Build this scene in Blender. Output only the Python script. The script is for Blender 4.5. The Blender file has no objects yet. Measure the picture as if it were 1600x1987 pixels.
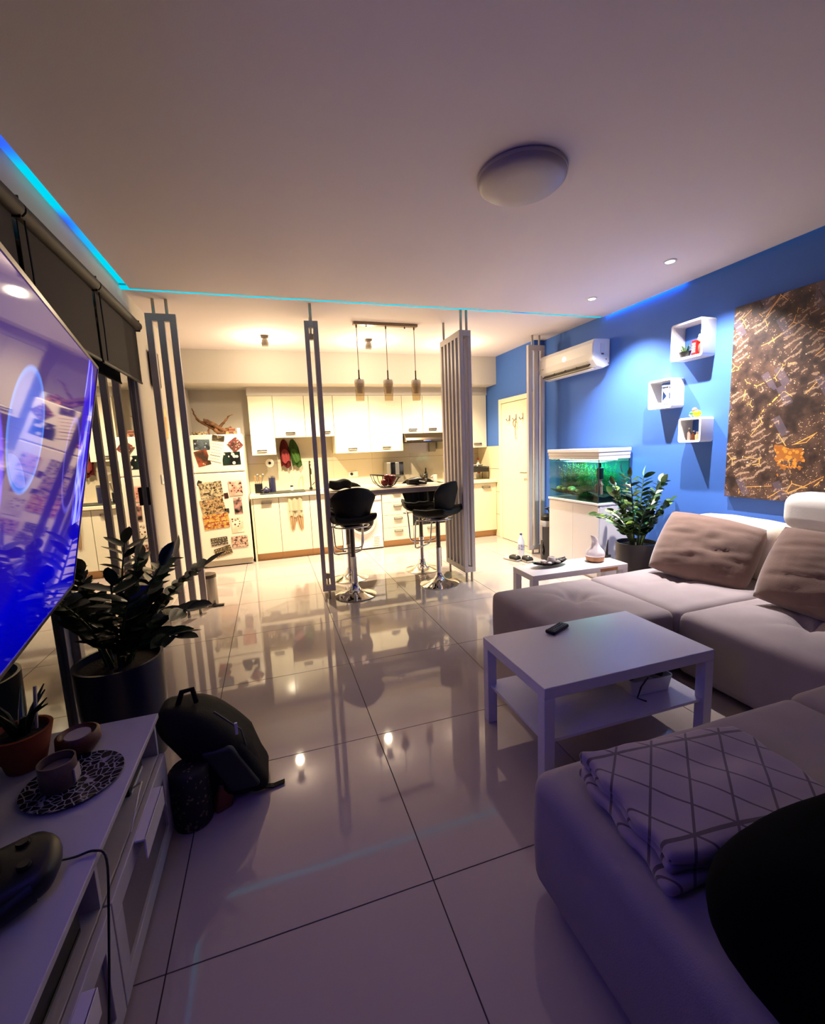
import bpy, bmesh, math, random
from mathutils import Vector, Matrix, noise
C = bpy.context.scene.collection
PI = math.pi
sin, cos, rad = math.sin, math.cos, math.radians
random.seed(7)

# ------------------------------------------------------------------ camera, world, exposure, lights
yaw, pitch, roll = 0.305675518, 0.140770891, -0.0415868981
cf = Vector((sin(yaw)*cos(pitch), cos(yaw)*cos(pitch), -sin(pitch)))
cr = Vector((cos(yaw), -sin(yaw), 0)); cu = cr.cross(cf)
r2 = cos(roll)*cr + sin(roll)*cu; u2 = -sin(roll)*cr + cos(roll)*cu
cam = bpy.data.cameras.new('camera'); camo = bpy.data.objects.new('camera', cam); C.objects.link(camo)
cam.sensor_fit = 'HORIZONTAL'; cam.sensor_width = 36; cam.lens = 36*857.588/1600; cam.clip_start = 0.02
mw = Matrix.Identity(4)
for i in range(3):
    mw[i][0] = r2[i]; mw[i][1] = u2[i]; mw[i][2] = -cf[i]
mw[2][3] = 1.42
camo.matrix_world = mw
bpy.context.scene.camera = camo
w = bpy.data.worlds.new('night'); bpy.context.scene.world = w; w.use_nodes = True
w.node_tree.nodes['Background'].inputs[0].default_value = (0.02, 0.022, 0.03, 1)
w.node_tree.nodes['Background'].inputs[1].default_value = 0.15
vs = bpy.context.scene.view_settings
vs.view_transform = 'Standard'; vs.look = 'None'; vs.gamma = 1; vs.use_curve_mapping = False
vs.exposure = 0.06
cy = bpy.context.scene.cycles
cy.max_bounces = 10; cy.diffuse_bounces = 3; cy.glossy_bounces = 6; cy.transparent_max_bounces = 16
cy.sample_clamp_indirect = 10; cy.caustics_reflective = False; cy.caustics_refractive = False
cy.use_denoising = True

def spot(name, loc, target, power, color, size, blend, radius=0.03):
    l = bpy.data.lights.new(name, 'SPOT'); l.energy = power; l.color = color
    l.spot_size = rad(size); l.spot_blend = blend; l.shadow_soft_size = radius
    o = bpy.data.objects.new(name, l); C.objects.link(o); o.location = loc
    o.rotation_euler = (Vector(target)-Vector(loc)).to_track_quat('-Z', 'Y').to_euler()
    return o
KWARM = (1.0, 0.81, 0.54)
KSPOTS = [0.06, 1.25, 2.40]
for x in KSPOTS:
    spot('kitchen_spot_lamp', (x, 5.48, 2.62), (x, 5.95, 0.1), 430, KWARM, 118, 1.0, 0.03)
for x in KSPOTS:      # wide spill of the open spotlight heads
    l = bpy.data.lights.new('kitchen_bulb_spill', 'POINT'); l.energy = 17; l.color = KWARM; l.shadow_soft_size = 0.04
    o = bpy.data.objects.new('kitchen_bulb_spill', l); C.objects.link(o); o.location = (x, 5.5, 2.52)
LSPOTS = [(2.94, 3.57), (2.95, 2.74)]
for i, (x, y) in enumerate(LSPOTS):
    spot('living_spot_lamp', (x, y, 2.69), (x+0.42, y, 0.9), 360, (1.0, 0.93, 0.92), 100, 0.85, 0.018)

# ------------------------------------------------------------------ materials
def lin(c):
    return tuple(((v/255)/12.92 if v/255 <= 0.04045 else ((v/255+0.055)/1.055)**2.4) for v in c)
_m = {}
def mat(name, col=(200, 200, 200), rough=0.5, metal=0.0, spec=0.5, coat=0.0, var=0.0, vscale=8.0, bump=0.0, bscale=60.0,
        emit=None, estr=0.0, col2=None, sheen=0.0, alpha=1.0):
    if name in _m: return _m[name]
    m = bpy.data.materials.new(name); m.use_nodes = True; nt = m.node_tree
    b = nt.nodes['Principled BSDF']; c = lin(col)
    b.inputs['Base Color'].default_value = (*c, 1); b.inputs['Roughness'].default_value = rough
    b.inputs['Metallic'].default_value = metal; b.inputs['Specular IOR Level'].default_value = spec
    b.inputs['Coat Weight'].default_value = coat; b.inputs['Alpha'].default_value = alpha
    b.inputs['Sheen Weight'].default_value = sheen
    if emit:
        b.inputs['Emission Color'].default_value = (*emit, 1); b.inputs['Emission Strength'].default_value = estr
    tc = nt.nodes.new('ShaderNodeTexCoord')
    if var or col2:
        n = nt.nodes.new('ShaderNodeTexNoise'); n.inputs['Scale'].default_value = vscale; n.inputs['Detail'].default_value = 4
        nt.links.new(tc.outputs['Object'], n.inputs['Vector'])
        r = nt.nodes.new('ShaderNodeMix'); r.data_type = 'RGBA'
        c2 = lin(col2) if col2 else tuple(v*(1-var) for v in c)
        r.inputs[6].default_value = (*c, 1); r.inputs[7].default_value = (*c2, 1)
        mr = nt.nodes.new('ShaderNodeMapRange'); mr.inputs[1].default_value = 0.35; mr.inputs[2].default_value = 0.65
        nt.links.new(n.outputs['Fac'], mr.inputs[0]); nt.links.new(mr.outputs[0], r.inputs[0])
        nt.links.new(r.outputs[2], b.inputs['Base Color'])
    if bump:
        n = nt.nodes.new('ShaderNodeTexNoise'); n.inputs['Scale'].default_value = bscale; n.inputs['Detail'].default_value = 3
        nt.links.new(tc.outputs['Object'], n.inputs['Vector'])
        bp = nt.nodes.new('ShaderNodeBump'); bp.inputs['Strength'].default_value = bump; bp.inputs['Distance'].default_value = 0.01
        nt.links.new(n.outputs['Fac'], bp.inputs['Height']); nt.links.new(bp.outputs[0], b.inputs['Normal'])
    _m[name] = m
    return m
def glass(name, tint=(255, 255, 255), fac=0.12, rough=0.0, mult=1.6):
    if name in _m: return _m[name]
    m = bpy.data.materials.new(name); m.use_nodes = True; nt = m.node_tree; nt.nodes.clear()
    o = nt.nodes.new('ShaderNodeOutputMaterial'); mx = nt.nodes.new('ShaderNodeMixShader')
    t = nt.nodes.new('ShaderNodeBsdfTransparent'); g = nt.nodes.new('ShaderNodeBsdfGlossy')
    t.inputs[0].default_value = (*lin(tint), 1); g.inputs['Roughness'].default_value = rough
    f = nt.nodes.new('ShaderNodeFresnel'); f.inputs[0].default_value = 1.5
    a = nt.nodes.new('ShaderNodeMath'); a.operation = 'MULTIPLY_ADD'; a.inputs[1].default_value = mult; a.inputs[2].default_value = fac
    ge = nt.nodes.new('ShaderNodeNewGeometry'); s1 = nt.nodes.new('ShaderNodeMath'); s1.operation = 'SUBTRACT'; s1.inputs[0].default_value = 1
    nt.links.new(ge.outputs['Backfacing'], s1.inputs[1]); s2 = nt.nodes.new('ShaderNodeMath'); s2.operation = 'MULTIPLY'; s2.use_clamp = True
    nt.links.new(f.outputs[0], a.inputs[0]); nt.links.new(a.outputs[0], s2.inputs[0]); nt.links.new(s1.outputs[0], s2.inputs[1]); nt.links.new(s2.outputs[0], mx.inputs[0])
    nt.links.new(t.outputs[0], mx.inputs[1]); nt.links.new(g.outputs[0], mx.inputs[2]); nt.links.new(mx.outputs[0], o.inputs[0])
    _m[name] = m
    return m
class NT:      # small helper for hand-made node trees
    def __init__(s, name, rough=0.5):
        s.m = bpy.data.materials.new(name); s.m.use_nodes = True; s.t = s.m.node_tree; s.b = s.t.nodes['Principled BSDF']
        s.b.inputs['Roughness'].default_value = rough; s.tc = s.t.nodes.new('ShaderNodeTexCoord'); s.obj = s.tc.outputs['Object']
    def n(s, kind, **kw):
        x = s.t.nodes.new('ShaderNode'+kind)
        for k, v in kw.items():
            if k.startswith('i_'): x.inputs[int(k[2:]) if k[2:].isdigit() else k[2:]].default_value = v
            else: setattr(x, k, v)
        return x
    def l(s, a, b): s.t.links.new(a, b)
    def math(s, op, a, b=None, c=None):
        x = s.n('Math', operation=op)
        for i, v in enumerate((a, b, c)):
            if v is None: continue
            if isinstance(v, (int, float)): x.inputs[i].default_value = v
            else: s.l(v, x.inputs[i])
        return x.outputs[0]
    def mix(s, f, a, b):
        x = s.n('Mix', data_type='RGBA')
        for i, v in ((0, f), (6, a), (7, b)):
            if isinstance(v, (int, float)): x.inputs[i].default_value = v
            elif isinstance(v, tuple): x.inputs[i].default_value = (*v[:3], 1)
            else: s.l(v, x.inputs[i])
        return x.outputs[2]
    def xyz(s, v=None):
        x = s.n('SeparateXYZ'); s.l(v or s.obj, x.inputs[0]); return x.outputs
    def ramp(s, f, stops, interp='LINEAR'):
        x = s.n('ValToRGB'); x.color_ramp.interpolation = interp; e = x.color_ramp.elements
        while len(e) < len(stops): e.new(0.5)
        for i, (p, c) in enumerate(stops): e[i].position = p; e[i].color = (*c, 1)
        s.l(f, x.inputs[0]); return x.outputs[0]

WHITE = mat('white_paint', (236, 232, 226), 0.55)
CEIL = mat('ceiling_paint', (228, 218, 220), 0.85, bump=0.05, bscale=200)
WALLB = mat('blue_wall_paint', (62, 108, 192), 0.6, bump=0.04, bscale=250)
WALLG = mat('greige_wall_paint', (206, 198, 186), 0.8, bump=0.04, bscale=250)
TILE = mat('porcelain_tile', (184, 169, 163), 0.045, spec=0.62, var=0.06, vscale=1.5)
GROUT = mat('tile_grout', (58, 48, 46), 0.8)
CABW = mat('cabinet_white_laminate', (232, 224, 198), 0.18, spec=0.5)
CABS = mat('cabinet_body_cream', (224, 212, 184), 0.4)
BRUSH = mat('brushed_steel', (170, 164, 154), 0.3, 0.9)
CHROME = mat('chrome', (225, 225, 228), 0.06, 1.0)
BLACK = mat('black_plastic', (14, 14, 16), 0.4)
BLACKG = mat('black_gloss', (8, 8, 10), 0.08, coat=0.5)
WHITEG = mat('white_gloss_plastic', (240, 238, 232), 0.2)
LACK = mat('white_lacquer_board', (228, 224, 226), 0.28)
ALU = mat('divider_powder_coat', (190, 180, 178), 0.45)
GREYF = mat('taupe_sofa_velvet', (164, 151, 152), 0.9, spec=0.2, var=0.1, vscale=5, bump=0.12, bscale=300, sheen=0.08)
BROWNF = mat('brown_cushion_velvet', (132, 106, 94), 0.9, spec=0.2, var=0.15, vscale=7, bump=0.15, bscale=260, sheen=0.35)
CREAMF = mat('cream_back_velvet', (222, 206, 188), 0.85, var=0.08, vscale=6, bump=0.12, bscale=300, sheen=0.3)
GREEN = mat('zz_leaf_green', (52, 84, 34), 0.3, spec=0.5, col2=(34, 62, 26), vscale=14)
GREENL = mat('zz_leaf_light', (128, 158, 66), 0.3, spec=0.5, col2=(70, 106, 40), vscale=14)
DGREEN = mat('zz_leaf_dark', (30, 52, 28), 0.3, spec=0.5, col2=(20, 38, 22), vscale=14)
STEM = mat('plant_stem', (72, 92, 44), 0.5)
SOIL = mat('potting_soil', (40, 28, 20), 0.95, bump=0.8, bscale=90)
WOODL = mat('light_wood', (188, 132, 84), 0.5, col2=(160, 104, 62), vscale=20)
WOODD = mat('dark_brown_wood', (110, 58, 28), 0.45, col2=(84, 42, 20), vscale=18)

# ------------------------------------------------------------------ mesh helpers
class B:
    def __init__(s): s.bm = bmesh.new()
    def box(s, x0, x1, y0, y1, z0, z1):
        v = [s.bm.verts.new(p) for p in ((x0,y0,z0),(x1,y0,z0),(x1,y1,z0),(x0,y1,z0),(x0,y0,z1),(x1,y0,z1),(x1,y1,z1),(x0,y1,z1))]
        for f in ((0,3,2,1),(4,5,6,7),(0,1,5,4),(1,2,6,5),(2,3,7,6),(3,0,4,7)): s.bm.faces.new([v[i] for i in f])
        return s
    def cbox(s, c, d): return s.box(c[0]-d[0]/2, c[0]+d[0]/2, c[1]-d[1]/2, c[1]+d[1]/2, c[2]-d[2]/2, c[2]+d[2]/2)
    def ring(s, pts): return [s.bm.verts.new(p) for p in pts]
    def bridge(s, a, b, closed=True):
        n = len(a)
        for i in range(n if closed else n-1):
            j = (i+1) % n
            try: s.bm.faces.new((a[i], a[j], b[j], b[i]))
            except ValueError: pass
    def lathe(s, prof, c=(0,0,0), n=24, cap0=True, cap1=True, sx=1, sy=1):
        rs = []
        for r, z in prof:
            r = max(r, 1e-4)
            rs.append(s.ring([(c[0]+r*sx*cos(2*PI*i/n), c[1]+r*sy*sin(2*PI*i/n), c[2]+z) for i in range(n)]))
        for a, b in zip(rs, rs[1:]): s.bridge(a, b)
        if cap0: s.bm.faces.new(rs[0][::-1])
        if cap1: s.bm.faces.new(rs[-1])
        return s
    def tube(s, pts, r, n=8, closed=False, r1=None):
        pts = [Vector(p) for p in pts]; m = len(pts); rs = []
        up = Vector((0, 0, 1))
        for i, p in enumerate(pts):
            a = pts[(i-1) % m] if (i or closed) else p; b = pts[(i+1) % m] if (i < m-1 or closed) else p
            t = (b-a).normalized()
            x = t.cross(up)
            if x.length < 0.05: x = t.cross(Vector((0, 1, 0)))
            x.normalize(); y = x.cross(t).normalized()
            rr = r if r1 is None else r+(r1-r)*i/max(1, m-1)
            rs.append(s.ring([p+x*rr*cos(2*PI*k/n)+y*rr*sin(2*PI*k/n) for k in range(n)]))
        for a, b in zip(rs, rs[1:]): s.bridge(a, b)
        if closed: s.bridge(rs[-1], rs[0])
        else:
            s.bm.faces.new(rs[0][::-1]); s.bm.faces.new(rs[-1])
        return s
    def rbox(s, c, d, r, n=12, fn=None):
        """rounded soft box; fn(x,y,z in -1..1, point) -> point"""
        hx, hy, hz = d[0]/2, d[1]/2, d[2]/2
        def samp(h):
            k = max(2, n)
            a = [-h+r*(1-cos(PI/2*i/4)) for i in range(4)]
            mid = [-h+r+(2*h-2*r)*i/k for i in range(k+1)]
            return a+mid+[-v for v in a[::-1]]
        X, Y, Z = samp(hx), samp(hy), samp(hz); vd = {}
        def V(i, j, k):
            if (i, j, k) in vd: return vd[(i, j, k)]
            p = Vector((X[i], Y[j], Z[k]))
            q = Vector((max(-hx+r, min(hx-r, p.x)), max(-hy+r, min(hy-r, p.y)), max(-hz+r, min(hz-r, p.z))))
            dd = p-q
            if dd.length > 1e-9: p = q+dd.normalized()*r
            nx, ny, nz = p.x/hx, p.y/hy, p.z/hz
            if fn: p = fn(nx, ny, nz, p)
            v = s.bm.verts.new(p+Vector(c)); vd[(i, j, k)] = v; return v
        nx, ny, nz = len(X)-1, len(Y)-1, len(Z)-1
        def q(a): 
            try: s.bm.faces.new(a)
            except ValueError: pass
        for i in range(nx):
            for j in range(ny):
                q((V(i,j,0), V(i,j+1,0), V(i+1,j+1,0), V(i+1,j,0))); q((V(i,j,nz), V(i+1,j,nz), V(i+1,j+1,nz), V(i,j+1,nz)))
        for i in range(nx):
            for k in range(nz):
                q((V(i,0,k), V(i+1,0,k), V(i+1,0,k+1), V(i,0,k+1))); q((V(i,ny,k), V(i,ny,k+1), V(i+1,ny,k+1), V(i+1,ny,k)))
        for j in range(ny):
            for k in range(nz):
                q((V(0,j,k), V(0,j,k+1), V(0,j+1,k+1), V(0,j+1,k))); q((V(nx,j,k), V(nx,j+1,k), V(nx,j+1,k+1), V(nx,j,k+1)))
        return s
    def pillow(s, wd, ht, th, n=22, seed=0, wr=0.012):
        """pillow in its own XZ plane, thickness along Y"""
        g = []
        for sg in (1, -1):
            rows = []
            for j in range(n+1):
                row = []
                for i in range(n+1):
                    u, v = -1+2*i/n, -1+2*j/n
                    e = max(0.0, (1-abs(u)**2.5)*(1-abs(v)**2.5))**0.55
                    pin = 1-0.06*(u*u*v*v)
                    k = noise.noise(Vector((u*1.3+seed, v*1.4, sg)))*0.5+noise.noise(Vector((u*1.8+v+seed, v*8-u*2, sg*3)))*0.6+noise.noise(Vector((u*9, v*3+seed, sg*5)))*0.2
                    rows_p = (u*wd/2*(pin-0.05*(1-u*u)*v*v*0), sg*(th/2*e)+k*wr*e, v*ht/2*(pin))
                    row.append(rows_p)
                rows.append(row)
            g.append(rows)
        vs_ = {}
        def V(sg, i, j):
            if i in (0, n) or j in (0, n): sg = 0
            if (sg, i, j) not in vs_:
                p = g[sg][j][i]; vs_[(sg, i, j)] = s.bm.verts.new(p)
            return vs_[(sg, i, j)]
        for i in range(n):
            for j in range(n):
                s.bm.faces.new((V(0,i,j), V(0,i,j+1), V(0,i+1,j+1), V(0,i+1,j))); s.bm.faces.new((V(1,i,j), V(1,i+1,j), V(1,i+1,j+1), V(1,i,j+1)))
        return s
    def sphere(s, c, r, n=12, sx=1, sy=1, sz=1):
        prof = [(sin(PI*i/n)*r, -cos(PI*i/n)*r*sz) for i in range(n+1)]
        return s.lathe(prof, c, n*2, True, True, sx, sy)
    def xf(s, m): bmesh.ops.transform(s.bm, matrix=m, verts=s.bm.verts); return s
    def rot(s, axis, deg, c=(0,0,0)):
        return s.xf(Matrix.Translation(c) @ Matrix.Rotation(rad(deg), 4, axis) @ Matrix.Translation(-Vector(c)))
def obj(name, b, m, parent=None, smooth=None, bev=0.0, loc=None, seg=2):
    me = bpy.data.meshes.new(name)
    bmesh.ops.recalc_face_normals(b.bm, faces=b.bm.faces)
    b.bm.to_mesh(me); b.bm.free(); me.materials.append(m)
    o = bpy.data.objects.new(name, me); C.objects.link(o)
    if smooth is not None:
        for p in me.polygons: p.use_smooth = True
        me.set_sharp_from_angle(angle=rad(smooth))
    if bev:
        md = o.modifiers.new('bevel', 'BEVEL'); md.width = bev; md.segments = seg; md.limit_method = 'ANGLE'; md.angle_limit = rad(40)
    if loc: o.location = loc
    if parent: o.parent = parent
    return o
def tag(o, label=None, cat=None, group=None, kind=None):
    if label: o['label'] = label
    if cat: o['category'] = cat
    if group: o['group'] = group
    if kind: o['kind'] = kind
    return o
def thing(name, label, cat, loc=(0,0,0), rz=0, group=None):
    o = bpy.data.objects.new(name, None); C.objects.link(o); o.location = loc; o.rotation_euler = (0, 0, rad(rz))
    o.empty_display_size = 0.1
    return tag(o, label, cat, group)
def kids(o): return [c for c in bpy.data.objects if c.parent == o]
def dup(o, loc=None, rz=None, label=None, parent=None):
    c = o.copy(); C.objects.link(c)
    if parent: c.parent = parent
    if loc is not None: c.location = loc
    if rz is not None: c.rotation_euler = (0, 0, rad(rz))
    if label: c['label'] = label
    for k in kids(o): dup(k, parent=c)
    return c
def curve(pts, k=6):
    P = [Vector(p) for p in pts]; P = [P[0]]+P+[P[-1]]; out = []
    for i in range(1, len(P)-2):
        for j in range(k):
            t = j/k; a, b_, c, d = P[i-1:i+3]
            out.append(0.5*((2*b_)+(c-a)*t+(2*a-5*b_+4*c-d)*t*t+(3*b_-a-3*c+d)*t**3))
    out.append(P[-1]); return out
def bx(*a): return B().box(*a)
def struct(name, b, m, **k): return tag(obj(name, b, m, **k), kind='structure')

# ------------------------------------------------------------------ setting: floor, walls, ceiling
XL, XR, XK, YB, YF = -0.98, 3.52, 3.37, 6.84, -1.7     # left wall, living right wall, kitchen right wall, far wall, wall behind camera
ZC, ZK = 2.725, 2.75
fl = struct('floor', bx(XL-0.1, XR+0.1, YF-0.1, YB+0.1, -0.06, -0.003), GROUT)
sx, sy = 0.796, 0.8085
xs = sorted({XL, XR}.union({-0.392+sx*i for i in range(-1, 6) if XL+0.02 < -0.392+sx*i < XR-0.02}))
ys = sorted({YF, YB}.union({4.452-sy*i for i in range(-3, 9) if YF+0.02 < 4.452-sy*i < YB-0.02}))
g = 0.0022
for a, b_ in zip(xs, xs[1:]):
    for c, d in zip(ys, ys[1:]):
        obj('floor_tile', bx(a+g, b_-g, c+g, d-g, -0.012, 0), TILE, fl)
# left wall with sliding window opening
wy0, wy1, wz1 = -0.9, 4.27, 2.44
b = bx(XL-0.15, XL, wy0, wy1, wz1, 2.9).box(XL-0.15, XL, wy1, YB+0.1, 0, 2.9).box(XL-0.15, XL, YF-0.1, wy0, 0, 2.9)
struct('wall_left', b, WALLG)
b = bx(XR, XR+0.12, YF-0.1, 5.17, 0, 2.9).box(XK, XR+0.12, 5.17, YB+0.1, 0, 2.9)
wr = struct('wall_right', b, WALLB)
struct('wall_back', bx(XL-0.15, XR+0.12, YB, YB+0.12, 0, 2.9), WALLG)
struct('wall_front', bx(XL-0.15, XR+0.12, YF-0.12, YF, 0, 2.9), mat('dark_rear_wall', (84, 76, 96), 0.8))
struct('ceiling', bx(XL-0.15, XR+0.12, YF-0.12, YB+0.12, 2.86, 2.95).box(XL, XR, 4.12, YB, ZK, 2.86), CEIL)
struct('ceiling', bx(-0.91, XR-0.028, -1.64, 4.06, ZC, ZC+0.03), CEIL)
# bulkhead over the kitchen wall
struct('trim_1', bx(XL, XK, 6.19, YB, 2.345, ZK), WALLG)
struct('trim_2', bx(-0.225, XK, 6.51, 6.55, 2.225, 2.345), WALLG)       # filler between cupboards and bulkhead
# baseboards
BB = mat('baseboard_tile', (200, 188, 178), 0.15)
struct('baseboard_right', bx(XR-0.012, XR, YF, 5.17, 0, 0.08), BB)
struct('baseboard_left', bx(XL, XL+0.012, 4.34, YB, 0, 0.08), BB)
# LED diffusers in the ceiling slots
def led(name, b, parts, strength):
    s = NT(name); P = s.xyz(); out = None
    n = s.n('TexNoise', i_Scale=1.1, i_Detail=1.0); s.l(s.obj, n.inputs['Vector'])
    c = s.ramp(n.outputs['Fac'], parts)
    s.l(c, s.b.inputs['Emission Color']); s.b.inputs['Emission Strength'].default_value = strength
    s.b.inputs['Base Color'].default_value = (0.0, 0.0, 0.0, 1); s.b.inputs['Specular IOR Level'].default_value = 0
    return s.m
CY, BL, VI = (0.0, 0.72, 0.95), (0.04, 0.14, 1.0), (0.14, 0.04, 1.0)
LEDM = led('cyan_led', None, [(0.0, BL), (0.36, BL), (0.44, CY), (1.0, (0.0, 0.8, 1.0))], 0.95)
LEDV = led('violet_led', None, [(0.0, VI), (0.45, VI), (0.6, BL), (1.0, BL)], 8)
LEDR = led('blue_led', None, [(0.0, (0, 0.2, 1)), (0.5, (0, 0.25, 1)), (1.0, (0, 0.5, 1))], 16.0)
def ledstrip(lab, b, m):
    o = obj('led_strip', b, m); return tag(o, lab, 'led strip', 'led strips in the ceiling cove')
ledstrip('cyan led strip in the ceiling slot over the sliding window', bx(XL+0.001, -0.905, -0.9, 4.06, ZC+0.035, ZC+0.05), LEDM)
ledstrip('cyan led strip crossing the ceiling between living area and kitchen', bx(XL+0.001, XR-0.02, 4.062, 4.118, ZC+0.008, ZC+0.022), LEDM)
ledstrip('blue led glow at the ceiling edge over the air conditioner', bx(XR-0.026, XR-0.012, 3.1, 4.05, ZC+0.012, ZC+0.026), LEDR)
ledstrip('dimmer blue led strip at the ceiling edge over the city picture', bx(XR-0.026, XR-0.012, -1.6, 3.08, ZC+0.03, ZC+0.034), LEDM)
ledstrip('violet led strip in the ceiling slot left behind the camera', bx(XL+0.001, -0.915, -1.64, -0.91, ZC+0.008, ZC+0.022), LEDV)
ledstrip('violet led strip in the ceiling slot behind the camera', bx(XL+0.001, XR-0.02, YF+0.005, -1.645, ZC+0.008, ZC+0.022), LEDV)

# sliding window
FRAME = mat('window_frame_alu', (176, 166, 154), 0.4); WG = glass('night_window_glass', (225, 228, 230), 0.3)
wn = struct('window_1', bx(XL-0.12, XL+0.004, wy1-0.035, wy1, 0, wz1).box(XL-0.12, XL+0.004, wy0, wy0+0.035, 0, wz1)
            .box(XL-0.12, XL+0.004, wy0+0.035, wy1-0.035, wz1-0.035, wz1).box(XL-0.12, XL+0.004, wy0+0.035, wy1-0.035, 0, 0.03), FRAME, bev=0.003)
ow = (wy1-wy0)/3
for i in range(3):
    y0, y1 = wy0+0.036+i*(ow-0.012), wy0+0.036+(i+1)*(ow-0.012); xo = XL-0.035-0.035*(i % 2)
    sf = obj('window_sash', bx(xo-0.02, xo+0.02, y0, y0+0.05, 0.031, wz1-0.036).box(xo-0.02, xo+0.02, y1-0.05, y1, 0.031, wz1-0.036)
        .box(xo-0.02, xo+0.02, y0+0.05, y1-0.05, wz1-0.09, wz1-0.036).box(xo-0.02, xo+0.02, y0+0.05, y1-0.05, 0.031, 0.1), FRAME, wn, bev=0.003)
    obj('window_pane', bx(xo-0.004, xo+0.004, y0+0.05, y1-0.05, 0.1, wz1-0.09), WG, sf)
obj('window_handle', bx(XL-0.012, XL+0.012, 4.16, 4.185, 1.05, 1.2), BLACK, wn, bev=0.004)

# roller blinds: three cassettes in a row
BLIND = mat('charcoal_blind_fabric', (54, 48, 44), 0.85, bump=0.15, bscale=500)
BLINDT = mat('charcoal_blind_roll', (60, 54, 48), 0.6)
for (y0, y1, zb, lab) in ((3.3, 4.22, 2.05, 'charcoal roller blind nearest the kitchen, hem hanging level with its neighbour'),
                          (2.42, 3.285, 2.05, 'charcoal roller blind in the middle of the row, partly behind the television'),
                          (0.8, 2.405, 2.05, 'charcoal roller blind nearest the camera, running out of the left frame edge')):
    t = thing('roller_blind', lab, 'blind', (XL+0.045, (y0+y1)/2, 2.49), 0, 'charcoal roller blinds over the sliding window'); h = (y1-y0)/2
    obj('roll', B().tube([(0.01, -h, 0), (0.01, h, 0)], 0.036, 14), BLINDT, t, smooth=40)
    obj('blind_fabric', bx(-0.004, 0.0, -h+0.015, h-0.015, zb-2.49, -0.01), BLIND, t)
    obj('hem_bar', bx(-0.009, 0.005, -h+0.013, h-0.013, zb-2.505, zb-2.488), BLINDT, t, bev=0.003)
    obj('bracket', bx(-0.04, 0.03, h-0.008, h-0.001, -0.042, 0.045), BLACK, t, bev=0.002)
    obj('pull_chain', B().tube([(0.02, -h+0.03, -0.02), (0.022, -h+0.033, -0.25), (0.02, -h+0.03, -0.44)], 0.004, 6), BLACK, t)

# ------------------------------------------------------------------ door on the kitchen right wall
DOORC = mat('door_cream_paint', (236, 224, 196), 0.4)
dr = struct('door_1', bx(XK-0.022, XK-0.002, 5.225, 6.0, 0.006, 2.03), DOORC, bev=0.003)
obj('door_frame', bx(XK-0.035, XK-0.002, 6.0, 6.07, 0, 2.10).box(XK-0.035, XK-0.002, 5.172, 5.225, 0, 2.10).box(XK-0.035, XK-0.002, 5.225, 6.0, 2.035, 2.10), DOORC, dr, bev=0.004)
hd = obj('door_handle', B().tube([(XK-0.03, 5.29, 1.04), (XK-0.075, 5.29, 1.04), (XK-0.078, 5.40, 1.04)], 0.009, 10), BRUSH, dr, smooth=40)
obj('lock_plate', bx(XK-0.027, XK-0.022, 5.27, 5.31, 0.94, 1.12), BRUSH, dr, bev=0.002)
for y in (5.76, 5.585, 5.41):
    o = obj('coat_hook', B().tube([(XK-0.024, y, 1.83), (XK-0.03, y, 1.79), (XK-0.055, y, 1.765), (XK-0.075, y, 1.78), (XK-0.08, y, 1.80)], 0.008, 8).box(XK-0.03, XK-0.022, y-0.012, y+0.012, 1.77, 1.85), BRUSH, smooth=40)
    tag(o, {5.76: 'steel coat hook on the cream door nearest the kitchen cupboards', 5.585: 'middle steel coat hook on the cream door, key ring hanging from it', 5.41: 'steel coat hook on the cream door nearest the slatted divider'}[y], 'hook', 'coat hooks on the cream door')
o = obj('key_lanyard', B().tube([(XK-0.05+0.004*sin(i), 5.585+0.035*sin(2*PI*i/14), 1.72-0.045*cos(2*PI*i/14)+0.0) for i in range(14)], 0.007, 6, closed=True).tube([(XK-0.045, 5.58, 1.675), (XK-0.045, 5.575, 1.6), (XK-0.04, 5.57, 1.5)], 0.005, 6), mat('braided_cord', (150, 128, 84), 0.8))
tag(o, 'looped lanyard with hanging cord on the middle door hook', 'lanyard')
# tiles on the right kitchen wall and the backsplash
CRT = mat('cream_wall_tile', (232, 216, 180), 0.2)
tr = struct('trim_3', bx(XK-0.004, XK-0.001, 6.075, YB-0.001, 0.0, 1.42), GROUT)
for i in range(2):
    for k in range(4): obj('wall_tile', bx(XK-0.012, XK-0.004, 6.075+i*0.383, 6.453+i*0.383, 0.003+k*0.355, 0.352+k*0.355), CRT, tr)
BST = mat('backsplash_tile', (196, 184, 160), 0.12)
tr = struct('trim_4', bx(-0.3, XK-0.012, YB-0.005, YB-0.001, 0.88, 1.72), GROUT)
for i in range(6):
    for k in range(2): obj('wall_tile', bx(-0.3+i*0.6095, -0.298+(i+1)*0.6095-0.003, YB-0.014, YB-0.005, 0.885+k*0.42, 1.302+k*0.415), BST, tr)

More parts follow.
